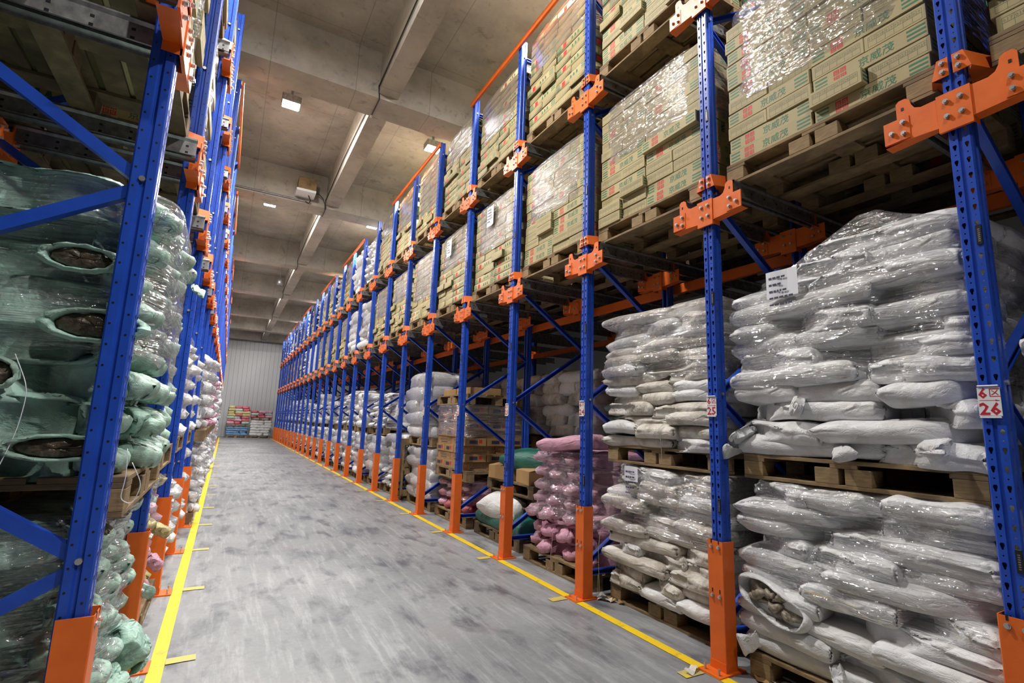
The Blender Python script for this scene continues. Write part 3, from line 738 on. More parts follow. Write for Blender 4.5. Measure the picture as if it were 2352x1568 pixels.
def sim_mesh(P, mat, step=1, name='sack'):
    Q = P[:, ::step, ::step]; _, a, b_, _ = Q.shape
    b = MB(); mi = b.mi(mat)
    idx = {}
    for l in (0, 1):
        for i in range(a):
            for j in range(b_):
                if l == 1 and (i in (0, a-1) or j in (0, b_-1)): idx[l, i, j] = idx[0, i, j]; continue
                idx[l, i, j] = len(b.v); b.v.append(tuple(Q[l, i, j]))
    for l in (0, 1):
        for i in range(a-1):
            for j in range(b_-1):
                q = (idx[l, i, j], idx[l, i+1, j], idx[l, i+1, j+1], idx[l, i, j+1]); b.f.append(q if l == 0 else q[::-1]); b.m.append(mi)
    return b.mesh(name, True)

GEO = {}
STY = {'flat': (.70, .50, .125, (0, 0), 7), 'tied': (1.02, .36, .17, (1, 1), 5), 'fat': (.72, .54, .2, (0, 0), 3)}
NOM = {'flat': (.64, .46), 'tied': (.96, .31), 'fat': (.64, .46)}
def geo(style, i):
    if (style, i) not in GEO:
        L, W, T, tied, n = STY[style]
        if style == 'flat' and i in (2, 5): tied = (0, 1)
        if style == 'tied' and i in (1, 3): tied = (1, 0)
        P = sim_sack(L, W, T, 17*i+len(style), tied)
        for ax in (0, 1):
            lo, hi = P[..., ax].min(), P[..., ax].max(); P[..., ax] = (P[..., ax]-(lo+hi)/2)*NOM[style][ax]/(hi-lo)
        GEO[(style, i)] = P
    return GEO[(style, i)]
SV = {}
def sackset(mat, style):
    if (mat, style) not in SV:
        SV[(mat, style)] = [(sim_mesh(geo(style, i), mat), sim_mesh(geo(style, i), mat, 3)) for i in range(STY[style][4])]
    return SV[(mat, style)]
COLN = {'sack_white': 'white woven sack', 'sack_dirty': 'off-white grubby sack', 'sack_green': 'pale green sack', 'sack_teal': 'dark green sack', 'sack_pink': 'pink sack', 'sack_blue': 'blue sack', 'sack_yellow': 'yellowish sack', 'sack_red': 'rose red sack'}
def sack_layers(side, y, d, z0, z1, layers, mats, where, seed, style='flat', span=1.22, rows=2, tilt=0, lean=0, jit=.03, gname=None, capk=None, topfn=None, jd=.03):
    rd = random.Random(seed); t = (z1-z0)/layers; fam = capk or 'sack_white'
    for l in range(layers):
        zc = z0+(l+.5)*t
        if style in ('flat', 'fat'):
            off = (l % 2)*.5
            n = 2
            cuts = [-.5, rd.uniform(-.06, .06)+(-.12 if l % 2 else .12), .5]
            if rd.random() < .3: cuts = [-.5, -.17, .18, .5]
            for ri in range(rows):
                for ci in range(len(cuts)-1):
                    a, c = cuts[ci], cuts[ci+1]; ln = (c-a)*span; xm = (a+c)/2*span
                    mt = rd.choice(mats); base = style
                    me = rd.choice(sackset(mt, base)); sx = ln*1.06/.62; th = .125 if base == 'flat' else .2
                    if topfn and z0+(l+1)*t > topfn(xm/span)+t*.5: continue
                    yy = (y-xm if side == 'R' else y+xm)+lean*zc
                    fl = rd.choice((0, PI))
                    M = world(side, yy, d+.24+ri*.46+rd.uniform(-jd, jd), zc+rd.uniform(-.008, .008), fl+rd.uniform(-jit, jit), (rd.uniform(-.08, .08), tilt+rd.uniform(-.035, .035)), (sx*1.02, 1.12, t*1.3/th))
                    pos = ['left', 'middle', 'right'][ci] if len(cuts) == 4 else ['left', 'right'][ci]
                    lab = '%s, %s layer, %s%s, %s' % (COLN[mt], ORD[l+1], pos, '' if ri == 0 else ' back', where)
                    request('sack', me, M, lab, M.translation.length+(8 if ri else 0), 'sack', 'sack', gname or 'sacks stacked on pallets')
        else:
            n = max(3, round(span/.31))
            for ci in range(n):
                xm = ((ci+.5)/n-.5)*span+rd.uniform(-.02, .02); mt = rd.choice(mats); me = rd.choice(sackset(mt, style))
                if topfn and z0+(l+1)*t > topfn(xm/span)+t*.5: continue
                th = .15 if style == 'long' else .17
                yy = (y-xm if side == 'R' else y+xm)
                M = world(side, yy, d+.5+rd.uniform(-jd, jd), zc, (PI/2)+rd.uniform(-jit, jit), (0, tilt+rd.uniform(-.03, .03)), (1.0, span/n/.3*1.24, t*1.32/th))
                lab = '%s, %s layer, %s from the left, %s' % (COLN[mt], ORD[l+1], ORD[ci+1], where)
                request('sack', me, M, lab, M.translation.length, 'sack', 'sack', gname or 'sacks stacked on pallets')

# ------------------------------------------------------------------ stretch film
def film(side, y, d, z0, z1, where, seed, wx=.62, dp=1.0, amp=.014, topslope=0, taper=0, topfn=None, cap=True, g=.02, mat='stretch_film', hug=None):
    rd = random.Random(seed); ox = rd.uniform(0, 90); near = abs(y) < 9; n = 168 if near else 72; rows = 44 if near else 18
    hug = (mat == 'stretch_film') if hug is None else hug
    base = world(side, y, d, 0); inv = base.inverted(); bvh = None
    if hug and RECENT:
        V, Fc = [], []
        for me, M_ in RECENT[-160:]:
            T = inv @ M_; k = len(V)
            c = T @ Vector((0, 0, 0))
            if abs(c.x) > wx+.3 or c.y < -.4 or c.y > dp+.3 or c.z < z0-.3 or c.z > z1+.5: continue
            V += [T @ v.co for v in me.vertices]; Fc += [tuple(k+i for i in p.vertices) for p in me.polygons]
        if V: bvh = BVHTree.FromPolygons(V, Fc)
    hx, hy = wx+g, dp/2+g; ang = []
    for i in range(n):
        a = 2*PI*i/n; ca, sa = math.cos(a), math.sin(a); p_ = 7
        rr = (abs(ca/hx)**p_+abs(sa/hy)**p_)**(-1/p_); ang.append((ca*rr, sa*rr))
    R0 = np.array([math.hypot(*q) for q in ang]); Dr = np.array(ang)/R0[:, None]
    Z = np.zeros((rows, n)); Rr = np.zeros((rows, n))
    for k in range(rows):
        f = k/(rows-1)
        for i in range(n):
            tz = z1 if topfn is None else topfn(ang[i][0]/wx/2); z = z0+(tz-z0)*f
            if k == 0: z += .05*nz(ox+i*.15, 3, 3)
            Z[k, i] = z; r = R0[i]
            if bvh:
                dx, dy = Dr[i]; h = bvh.ray_cast(Vector((dx*(R0[i]+.3), dp/2+dy*(R0[i]+.3), z)), Vector((-dx, -dy, 0)), R0[i]*.9)
                r = R0[i]+.3-h[3] if h[0] is not None else R0[i]*.8
            Rr[k, i] = r
    if bvh:
        raw = Rr.copy()
        for it in range((60 if side == 'L' else 26) if near else 10):
            hN = .5*(np.roll(Rr, 1, 1)+np.roll(Rr, -1, 1))-.0006; Rr = np.maximum(raw, .5*Rr+.5*np.maximum(hN, raw))
            if it % 2 == 0:
                vv = Rr.copy(); vv[1:-1] = .5*(Rr[2:]+Rr[:-2])-.002; Rr = np.maximum(raw, .65*Rr+.35*vv)
        Rr += .006
    else:
        for k in range(rows):
            for i in range(n):
                px, py = ang[i]; zz = Z[k, i]
                Rr[k, i] += amp*(nz(ox+px*4, py*4, zz*9)+.8*nz(ox+px*9, py*9, zz*26)+.4*abs(nz(ox+px*2, py*2, zz*45)))
    for k in range(rows):
        for i in range(n):
            px, py = ang[i]; Rr[k, i] += .003*nz(ox+px*5+Z[k, i]*9, py*5, Z[k, i]*60)
    P = []
    for k in range(rows+(4 if cap else 0)):
        kk = min(k, rows-1); sc = 1 if k < rows else 1-(k-rows+1)*.13; row = []
        for i in range(n): r = Rr[kk, i]*sc; row.append((Dr[i][0]*r, dp/2+Dr[i][1]*r, Z[kk, i]+(0 if k < rows else .006*(k-rows))))
        row.append(row[0]); P.append(row)
    b = MB(); b.grid(P, mat); o = b.build('stretch_film', None, True)
    place(o, side, y, d, 0); return tag(o, 'clear stretch film around %s' % where, 'plastic film', 'stretch film wraps')
def paper(side, y, d, z, label, w=.21, h=.297, tilt=0, lines=True):
    b = MB(); n = 6
    P = [[(-w/2+w*i/n, -.004*math.sin(i*1.3)-.002, -h/2+h*j/3) for j in range(4)] for i in range(n+1)]; b.grid(P, 'paper')
    rd = random.Random(int(y*100))
    if lines:
        for i in range(5):
            zz = h/2-.05-i*.042; x = -w/2+.02
            for q in range(rd.randint(3, 6)):
                ww = rd.uniform(.01, .028); b.box(x, x+ww, -.0075, -.007, zz, zz+.012, 'ink_navy'); x += ww+.006
                if x > w/2-.04: break
    o = b.build('paper_label'); place(o, side, y, d, z); o.rotation_euler.x = tilt; return tag(o, label, 'paper label', 'paper labels on the pallet loads')

# ================================================================== RIGHT RACK, FLOOR LEVEL
def R(n): return (YC(n)+YC(n-1))/2        # centre of the bay beyond upright n
W0 = ['sack_white']; WD = ['sack_dirty', 'sack_dirty', 'sack_white']
# bay 26-25
y = R(26)-.02; w_ = 'lower stack '+bayname('R', 26)
pallet('R', y, .12, 0, 'wooden pallet on the floor under the white sacks '+bayname('R', 26), True, 'pallet_wood')
sack_layers('R', y, .1, .15, 1.14, 10, W0, w_, 21, jit=.05, tilt=.012, jd=.03)
film('R', y, .1, .55, 1.16, 'upper half of the '+w_, 3, amp=.02)
w_ = 'upper stack '+bayname('R', 26)
pallet('R', y, .14, 1.155, 'wooden pallet wedged between the two stacks of white sacks '+bayname('R', 26), True, 'pallet_wood')
tf = lambda x: 2.38+(.25*min(1, max(0, (x+.35)/.5)))-.25*max(0, (x-.25)/.3)
sack_layers('R', y, .1, 1.305, 2.66, 13, W0, w_, 33, jit=.05, tilt=-.03, topfn=tf, jd=.028)
film('R', y, .1, 1.72, 2.5, 'upper part of the '+w_, 5, amp=.02, topfn=lambda x: tf(x)+.03)
paper('R', y+.24, .07, 2.34, 'white paper sheet under film on the tallest white sack stack', .2, .17)
# bay 25-24
y = R(25); w_ = 'lower grubby stack '+bayname('R', 25)
pallet('R', y, .25, 0, 'wooden pallet on the floor under the grubby sacks '+bayname('R', 25), True, 'pallet_wood')
sack_layers('R', y, .2, .15, 1.13, 11, WD, w_, 41, jit=.05, jd=.04)
film('R', y, .2, .62, 1.14, 'upper half of the '+w_, 7, amp=.016)
pallet('R', y, .22, 1.145, 'wooden pallet between the two stacks of grubby sacks '+bayname('R', 25), True, 'pallet_wood')
w_ = 'upper grubby stack '+bayname('R', 25)
sack_layers('R', y, .18, 1.295, 2.4, 13, WD, w_, 51, jit=.05, jd=.04)
film('R', y, .18, 1.85, 2.42, 'upper half of the '+w_, 9, amp=.016)
paper('R', y+.25, .17, 1.07, 'white paper label on the lower grubby sack stack', .16, .12)
# bay right of 26
y = R(27); w_ = 'dark stack '+bayname('R', 27)
pallet('R', y, .2, 0, 'wooden pallet on the floor past the right edge', False); pallet('R', y, .2, 1.15, 'wooden pallet between the dark stacks past the right edge', False)
sack_layers('R', y, .2, .15, 1.14, 9, W0, 'lower '+w_, 61); sack_layers('R', y, .2, 1.3, 1.9, 5, W0, 'upper '+w_, 62)
# bay 24-23 : pink
y = R(24)-.02; w_ = 'pink stack '+bayname('R', 24)
pallet('R', y, .2, 0, 'wooden pallet on the floor under the pink sacks '+bayname('R', 24), True)
sack_layers('R', y, .17, .15, .62, 3, ['sack_pink'], w_+' bottom', 71, 'tied', 1.2, capk='sack_col', jd=.06)
sack_layers('R', y, .22, .62, 1.17, 4, ['sack_pink'], w_+' top', 72, 'tied', 1.1, capk='sack_col', jd=.03)
film('R', y, .22, .5, 1.18, 'the '+w_, 11, wx=.57, amp=.02)
M_ = world('R', y-.1, .35, 1.27, .1, (0, -.08), (1.3, .75, 1.1)); request('sack', sackset('sack_pink', 'flat')[1], M_, 'single pink sack lying on top of the wrapped pink stack', 0, 'sack', 'sack', 'pink sacks')
# green stack behind
pallet('R', y+.1, 1.35, 1.05, 'wooden pallet under the green sacks deep behind the pink stack'); pallet('R', y+.1, 1.35, 0, 'wooden pallet on the floor deep behind the pink stack')
sack_layers('R', y+.1, 1.35, .15, 1.05, 6, ['sack_white'], 'stack deep behind the pink sacks', 73, rows=1)
sack_layers('R', y+.1, 1.33, 1.2, 1.75, 4, ['sack_green'], 'stack deep behind the pink sacks', 74, 'tied', 1.2, capk='sack_col')
# bay 23-22 : low pallets with boxes
y = R(23); 
pallet('R', y, .28, 0, 'weathered wooden pallet on the floor under the dark green bags '+bayname('R', 23), True, 'pallet_wood_weathered_shaded')
sack_layers('R', y, .3, .15, .3, 1, ['sack_teal'], 'bottom pallet '+bayname('R', 23), 81, 'flat', 1.15, capk='sack_col')
M_ = world('R', y+.05, .42, .4, .2, (.3, .1), (1.1, .75, 1.3)); request('sack', sackset('sack_white', 'fat')[1], M_, 'crumpled white sack lying on the dark green bags '+bayname('R', 23), 0, 'sack', 'sack', 'sacks stacked on pallets')
pallet('R', y-.03, .5, .42, 'dark weathered pallet above the crumpled white sack '+bayname('R', 23), True, 'pallet_wood_weathered_shaded')
pallet('R', y, .45, .57, 'dark weathered pallet carrying the open brown boxes '+bayname('R', 23), True, 'pallet_wood_weathered_shaded')
def brown_box(name, label, side, y, d, z, wx, dy, h, rz=0, flaps=True):
    t = thing(name, label, 'box', group='brown cardboard boxes'); place(t, side, y, d, z, rz)
    b = MB(); b.bbox(-wx/2, wx/2, -dy/2, dy/2, 0, h, 'carton_brown', .004); b.build('body', t)
    if flaps:
        b = MB(); b.quad([(-wx/2, -dy/2, h), (wx/2, -dy/2, h), (wx/2-.02, -.01, h+.03), (-wx/2+.02, -.01, h+.03)], 'carton_brown')
        b.quad([(-wx/2, dy/2, h), (wx/2, dy/2, h), (wx/2-.02, .0, h+.025), (-wx/2+.02, .0, h+.025)], 'carton_brown')
        b.build('flap', t)
    return t
brown_box('cardboard_box', 'plain brown cardboard box, left one on the dark pallet '+bayname('R', 23), 'R', y+.3, .62, .72, .46, .36, .17, .1)
brown_box('cardboard_box', 'plain brown cardboard box, right one on the dark pallet '+bayname('R', 23), 'R', y-.33, .66, .72, .42, .38, .16, -.15)
M_ = world('R', y-.12, .8, .98, .3, (.1, .05), (1.45, 1.1, 1.2)); request('sack', sackset('sack_teal', 'fat')[0], M_, 'dark green plastic sack thrown over the brown boxes', 0, 'sack', 'sack', 'dark green sacks')
# bay 22-21 : pink, pallet, brown cartons
y = R(22)
pallet('R', y, .25, 0, 'wooden pallet on the floor under the low pink sacks '+bayname('R', 22), True)
sack_layers('R', y, .24, .15, .6, 3, ['sack_pink', 'sack_red'], 'low stack '+bayname('R', 22), 91, 'tied', 1.15, capk='sack_col')
film('R', y, .26, .3, .62, 'the low pink stack '+bayname('R', 22), 13, amp=.02)
pallet('R', y-.02, .22, .62, 'wooden pallet carrying the brown cartons '+bayname('R', 22), True)
b = MB(); BW, BD, BH = .52, .34, .112
b.bbox(-BW/2, BW/2, -BD/2, BD/2, 0, BH, 'carton_brown', .003)
for sg, ax in ((1, 'front'), (-1, 'back')):
    yy = -sg*(BD/2+.0006); b.text('大超股份有限公司', .05, sg*.04, yy, .066, 'ink_navy', ax); b.box(-.12, .14, min(yy, yy+.0002), max(yy, yy+.0002), .022, .031, 'ink_navy')
    for q in range(12): a, c = 2*PI*q/12, 2*PI*(q+1)/12; x0 = -sg*.215; b.quad([(x0+r_*math.cos(t_), yy, .056+r_*math.sin(t_)) for r_, t_ in ((.03, a), (.036, a), (.036, c), (.03, c))], 'ink_red')
for sg in (1, -1):
    x = sg*(BW/2+.0006)
    b.quad([(x, -.1, .03), (x, .03, .03), (x, .03, .08), (x, -.1, .08)], 'ink_navy'); b.quad([(x, .05, .04), (x, .1, .04), (x, .1, .09), (x, .05, .09)], 'ink_red')
BC = b.mesh('brown_carton')
rd = random.Random(5)
for l in range(8):
    z = .77+l*(BH+.002)
    # seen from the aisle: short ends (layers a) or long sides (layers b); seen from the camera side: long or short
    if l % 2 == 0: spots = [(x, dd, 1) for x in (-.44, -.09, .26) for dd in (.28, .81)]+[(.53, .3, 1)][:0]
    else: spots = [(x, dd, 0) for x in (-.32, .22) for dd in (.2, .56, .9)]
    for x, dd, rot in spots:
        M_ = world('R', y-(x+rd.uniform(-.01, .01)+.02), .2+dd, z, (-PI/2 if rot else 0)+rd.uniform(-.02, .02))
        o = link('brown_carton', BC); o.matrix_world = M_
        tag(o, 'brown printed carton, %s layer, %s, %s row, stack behind sign twenty-two' % (ORD[l+1], 'near side' if x > .1 else ('far side' if x < -.15 else 'middle'), ['front', 'middle', 'back'][min(2, int(dd/.35))]), 'carton', 'brown printed cartons')
film('R', y, .2, 1.25, 1.7, 'the top of the brown carton stack', 15, amp=.02)
pallet('R', y-.03, .18, 1.7, 'wooden pallet on top of the brown carton stack', True)
t = brown_box('open_carton', 'open brown carton with raised flaps on the highest pallet '+bayname('R', 22), 'R', y-.3, .5, 1.85, .5, .5, .1, 0, True)
brown_box('flat_carton', 'low brown carton at the left on the highest pallet '+bayname('R', 22), 'R', y+.3, .45, 1.85, .45, .36, .1, .05, False)
# bay 21-20 : bulky white wrapped sacks
y = R(21)
pallet('R', y, .25, 0, 'wooden pallet on the floor under the bulging white sacks '+bayname('R', 21))
sack_layers('R', y, .22, .15, 1.0, 5, W0, 'lower bulging stack '+bayname('R', 21), 101, 'fat')
film('R', y, .2, .2, 1.02, 'the lower bulging stack '+bayname('R', 21), 17, amp=.035)
pallet('R', y, .22, 1.02, 'tipped wooden pallet between the bulging white stacks '+bayname('R', 21), True)
sack_layers('R', y, .2, 1.17, 1.4, 1, W0, 'loose row on the tipped pallet '+bayname('R', 21), 102, 'fat')
sack_layers('R', y, .12, 1.4, 2.25, 4, W0, 'leaning stack '+bayname('R', 21), 103, 'fat')
film('R', y, .08, 1.4, 2.28, 'the leaning upper stack '+bayname('R', 21), 19, amp=.035)
o = pallet('R', YC(20)+.02, .1, 0, 'wooden pallet stood upright on its edge beside the %s right upright' % ORD[7], True, 'pallet_wood'); o.rotation_euler = (0, -PI/2, RR+PI/2); o.location = (XF+.28, YC(20)-.1, .6); o.scale = (.85, .35, 1)
# bay 20-19
y = R(20)
pallet('R', y, .2, 0, 'wooden pallet on the floor under the crumpled white stack '+bayname('R', 20), True)
sack_layers('R', y, .12, .15, .5, 3, W0, 'loose bottom '+bayname('R', 20), 111, 'tied', 1.2, jit=.2, jd=.08)
sack_layers('R', y, .2, .5, 1.15, 5, W0, 'wrapped stack '+bayname('R', 20), 112, 'flat'); film('R', y, .18, .42, 1.18, 'the white stack '+bayname('R', 20), 21, amp=.025)
# the rest of the row
for n in range(19, 1, -1):
    y = R(n); rr_ = random.Random(n*7)
    st = rr_.choice(['flat', 'tied', 'flat', 'fat'])
    pallet('R', y, .2, 0, 'wooden pallet on the floor '+bayname('R', n), n > 16)
    sack_layers('R', y, .14, .15, 1.1, 8 if st != 'fat' else 5, W0, 'lower stack '+bayname('R', n), n*3, st if n > 8 else 'flat', jd=.05); 
    film('R', y, .16, .35 if rr_.random() > .3 else .6, 1.12, 'the lower stack '+bayname('R', n), n, amp=.02)
    if n in (14, 10, 5): continue
    pallet('R', y, .2, 1.12, 'upper wooden pallet '+bayname('R', n), n > 16)
    top = rr_.uniform(1.9, 2.25); st = rr_.choice(['flat', 'tied'])
    sack_layers('R', y, .14, 1.27, top, 6, W0, 'upper stack '+bayname('R', n), n*5, st if n > 8 else 'flat', jd=.06)
    if n != 19 and n != 18: film('R', y, .16, 1.45, top+.02, 'the upper stack '+bayname('R', n), n+40, amp=.02)
# second depth (dark)
for n in (27, 26, 25, 23, 22, 21, 20, 19, 18, 17):
    y = R(n)
    pallet('R', y, 1.35, 0, 'wooden pallet on the floor of the second depth '+bayname('R', n))
    sack_layers('R', y, 1.33, .15, 1.1, 6, WD, 'second depth lower stack '+bayname('R', n), n*9, rows=1)
    sack_layers('R', y, 1.33, 1.3, 2.2, 6, WD, 'second depth upper stack '+bayname('R', n), n*9+1, rows=1); pallet('R', y, 1.35, 1.12, 'upper wooden pallet of the second depth '+bayname('R', n))

# ================================================================== RIGHT RACK, BEAM LEVELS
for lev, zr in ((1, 3.118), (2, 4.818)):
    for n in range(27, 1, -1):
        if lev == 2 and n >= 26: continue
        y = R(n)-.02; wh = LEV[lev]+' '+bayname('R', n); sd = n*31+lev
        near = n >= (21 if lev == 1 else 22)
        pallet('R', y, .08, zr, 'wooden pallet '+wh, near, 'pallet_wood')
        z = zr+.15; rr_ = random.Random(sd)
        if n >= 19 or n in (16, 14, 13, 9): kindl = 'carton'
        else: kindl = rr_.choice(['carton', 'sack', 'sack'])
        if lev == 1 and n in (18, 17): kindl = 'sack'
        if lev == 1 and n in (12, 11): kindl = 'whitebox'
        if lev == 1 and n <= 8: kindl = 'box'
        if lev == 2 and n in (18, 17): kindl = 'sack'
        if kindl == 'carton':
            lay = 12 if lev == 1 else 12+rr_.randint(0, 1)
            lo = z+rr_.choice([.5, .6, .75]) if n != 21 else z+.35
            if n in (26,): lo = z+.42
            carton_load('R', y, .1, z, wh, lay, sd, drop=1, flo=lo-z)
            film('R', y, .1, lo, z+lay*.096+.015, 'the carton load '+wh, sd, wx=.585, dp=.98, amp=.004, g=.014, mat='stretch_film_hazy')
        elif kindl == 'sack':
            sack_layers('R', y, .06, z, z+1.15, 7, W0, wh, sd, 'tied' if rr_.random() < .6 else 'flat', jd=.05)
            film('R', y, .08, z+rr_.choice([.1, .4]), z+1.2, 'the white sacks '+wh, sd, amp=.03)
        else:
            mt = 'carton_white' if kindl == 'whitebox' else 'carton_brown'
            rd = random.Random(sd)
            for l in range(4):
                for ci in range(3):
                    b = MB(); b.bbox(-.19, .19, -.28, .28, 0, .27, mt, .004); b.box(-.19, .19, -.2815, -.28, .12, .15, 'tape_band')
                    o = b.build('white_box' if mt == 'carton_white' else 'brown_box'); place(o, 'R', y-(-.39+ci*.39), .1+.29+rd.uniform(-.01, .01), z+l*.272)
                    tag(o, '%s box, %s layer up, %s, %s' % ('plain white' if mt == 'carton_white' else 'plain brown', ORD[l+1], ['left', 'middle', 'right'][ci], wh), 'box', 'plain boxes on the far lower beam level')
    # second depth load, dark
    for n in range(27, 16, -1):
        if lev == 2 and n >= 26: continue
        y = R(n)-.02; pallet('R', y, 1.25, zr, 'shade-darkened wooden pallet of the second depth %s %s' % (LEV[lev], bayname('R', n)), False, 'pallet_wood_weathered_shaded')  # darker wood colour paints in the shade of the second depth
        for l in range(3):
            pass
        carton_load('R', y, 1.27, zr+.15, 'second depth '+LEV[lev]+' '+bayname('R', n), 9, n*77+lev, vis=False)
paper('R', R(23)+.05, .055, 4.22, 'white paper sheet on the film high on the cartons '+bayname('R', 23), .2, .28)
paper('R', R(22)+.1, .055, 4.2, 'white paper sheet on the film high on the cartons '+bayname('R', 22), .2, .28)

# ================================================================== LEFT RACK
def Lb(k): return YLc(k)+.7
GR = ['sack_green']
y = Lb(1)+.03
pallet('L', y, .02, 0, 'wooden pallet on the floor under the wrapped green sacks of the nearest left bay', True)
sack_layers('L', y, .0, .15, 1.02, 7, GR, 'lower stack in the nearest left bay', 201, 'tied', 1.22, capk='sack_col', jd=.04)
film('L', y, -.01, .3, 1.05, 'the lower green stack in the nearest left bay', 31, amp=.02)
pallet('L', y, -.02, 1.04, 'pale wooden pallet between the two green sack stacks in the nearest left bay', True)
sack_layers('L', y, -.06, 1.19, 2.32, 8, GR, 'upper stack in the nearest left bay', 202, 'tied', 1.24, capk='sack_col', jd=.05)
film('L', y, -.13, 1.65, 2.36, 'the upper green stack in the nearest left bay', 33, amp=.035, wx=.62, dp=1.05)
y = Lb(2)
pallet('L', y, .02, 0, 'wooden pallet on the floor of the second left bay'); sack_layers('L', y, .02, .15, 1.02, 6, ['sack_green', 'sack_yellow', 'sack_pink'], 'lower stack in the second left bay', 203, 'tied', 1.2, capk='sack_col')
film('L', y, .0, .3, 1.05, 'the lower stack in the second left bay', 35)
pallet('L', y, .03, 1.04, 'wooden pallet in the middle of the second left bay'); sack_layers('L', y, .03, 1.19, 2.2, 6, GR, 'upper stack in the second left bay', 204, 'tied', 1.2, capk='sack_col'); film('L', y, .0, 1.5, 2.22, 'the upper stack in the second left bay', 36)
for k in range(3, 24):
    y = Lb(k); rr_ = random.Random(k*3)
    pk = k in (6, 7)
    d0 = -.12 if k in (5, 6, 7, 8, 10) else .02
    mats = ['sack_pink'] if pk else ['sack_white']
    pallet('L', y, d0+.04, 0, 'wooden pallet on the floor '+bayname('L', k))
    sack_layers('L', y, d0, .15, 1.05, 6, ['sack_white'], 'lower stack '+bayname('L', k), k*3+300, 'tied' if k < 10 else 'flat', 1.2, jd=.07, rows=1)
    film('L', y, d0-.02, .3, 1.07, 'the lower stack '+bayname('L', k), k+60, amp=.03)
    pallet('L', y, d0+.02, 1.07, 'upper wooden pallet '+bayname('L', k))
    sack_layers('L', y, d0-.02, 1.22, 2.0+rr_.uniform(0, .25), 6, mats, 'upper stack '+bayname('L', k), k*3+301, 'tied' if k < 10 else 'flat', 1.2, capk='sack_col' if pk else None, jd=.08, rows=1)
    film('L', y, d0-.06, 1.45, 2.15, 'the upper stack '+bayname('L', k), k+90, amp=.04)
for lev, zr in ((1, 3.118), (2, 4.818)):
    for k in range(1, 24):
        y = Lb(k)-.02; wh = LEV[lev]+' '+bayname('L', k)
        pallet('L', y, .08, zr, 'wooden pallet '+wh, k < 3, 'pallet_wood_weathered_shaded')  # darker wood colour stands in for the gloom of the left beam levels
        if k < 12 or k % 2: carton_load('L', y, .1, zr+.15, wh, 12, k*13+lev, vis=k < 4, drop=1)
        else: sack_layers('L', y, .08, zr+.15, zr+1.2, 6, W0, wh, k*13+lev, rows=1)
        film('L', y, .1, zr+.15+.3, zr+1.33, 'the load '+wh, k*17+lev, wx=.6, amp=.02)
        if k < 4: pallet('L', y, 1.25, zr, 'shade-darkened wooden pallet of the second depth '+wh, False, 'pallet_wood_weathered_shaded'); carton_load('L', y, 1.27, zr+.15, 'second depth '+wh, 6, k*23+lev, vis=False)  # shade behind the front loads is put into the pallet wood colour
for k in (1, 2):
    y = Lb(k); pallet('L', y, 1.2, 0, 'second depth wooden pallet on the floor '+bayname('L', k)); sack_layers('L', y, 1.2, .15, 2.2, 12, GR, 'second depth stack '+bayname('L', k), 400+k, rows=1, capk='sack_col')

# ================================================================== FAR END
def at(o, x, y, z, rz=0): o.location = (x, y, z); o.rotation_euler = (0, 0, rz); return o
for name, x, lab in (('a', .75, 'left'), ('b', 2.1, 'right')):
    o = pallet('R', 0, 0, 0, 'wooden pallet on the floor by the far wall, %s of the two' % lab); at(o, x, 36.9, 0)
    o = pallet('R', 0, 0, 0, 'upper wooden pallet in the far stack, %s of the two' % lab); at(o, x, 36.9, .72 if name == 'a' else 1.16)
def far_sacks(x, z0, z1, layers, n, mats, lab, seed):
    rd = random.Random(seed); t = (z1-z0)/layers
    for l in range(layers):
        for c in range(n):
            mt = rd.choice(mats); me = rd.choice(sackset(mt, 'flat'))
            M_ = Matrix.Translation((x+((c+.5)/n-.5)*1.22+rd.uniform(-.03, .03), 37.15, z0+(l+.5)*t)) @ Matrix.Rotation(rd.uniform(-.06, .06), 4, 'Z') @ Matrix.Diagonal((1.25/n/.62*1.08, 1.1, t*1.2/.125, 1))
            request('sack', me, M_, '%s, %s layer, %s from the left, %s' % (COLN[mt], ORD[l+1], ORD[c+1], lab), 60, 'sack', 'sack', 'sacks at the far wall')
far_sacks(.75, .15, .7, 4, 3, ['sack_blue'], 'blue part of the left far stack', 1)
far_sacks(.75, .87, 2.0, 7, 3, ['sack_pink', 'sack_green', 'sack_red', 'sack_yellow'], 'coloured top of the left far stack', 2)
far_sacks(2.1, .15, 1.15, 6, 3, ['sack_white'], 'white part of the right far stack', 3)
far_sacks(2.1, 1.31, 1.75, 3, 3, ['sack_red', 'sack_pink', 'sack_green'], 'top of the right far stack', 4)
flush('carton', 300, 'distant_cartons', 'mass of further tan printed cartons filling the racks behind and beyond', 'cartons')
flush('sack', 300, 'distant_sacks', 'mass of further sacks stacked deep in the racks and along the far bays', 'sacks')

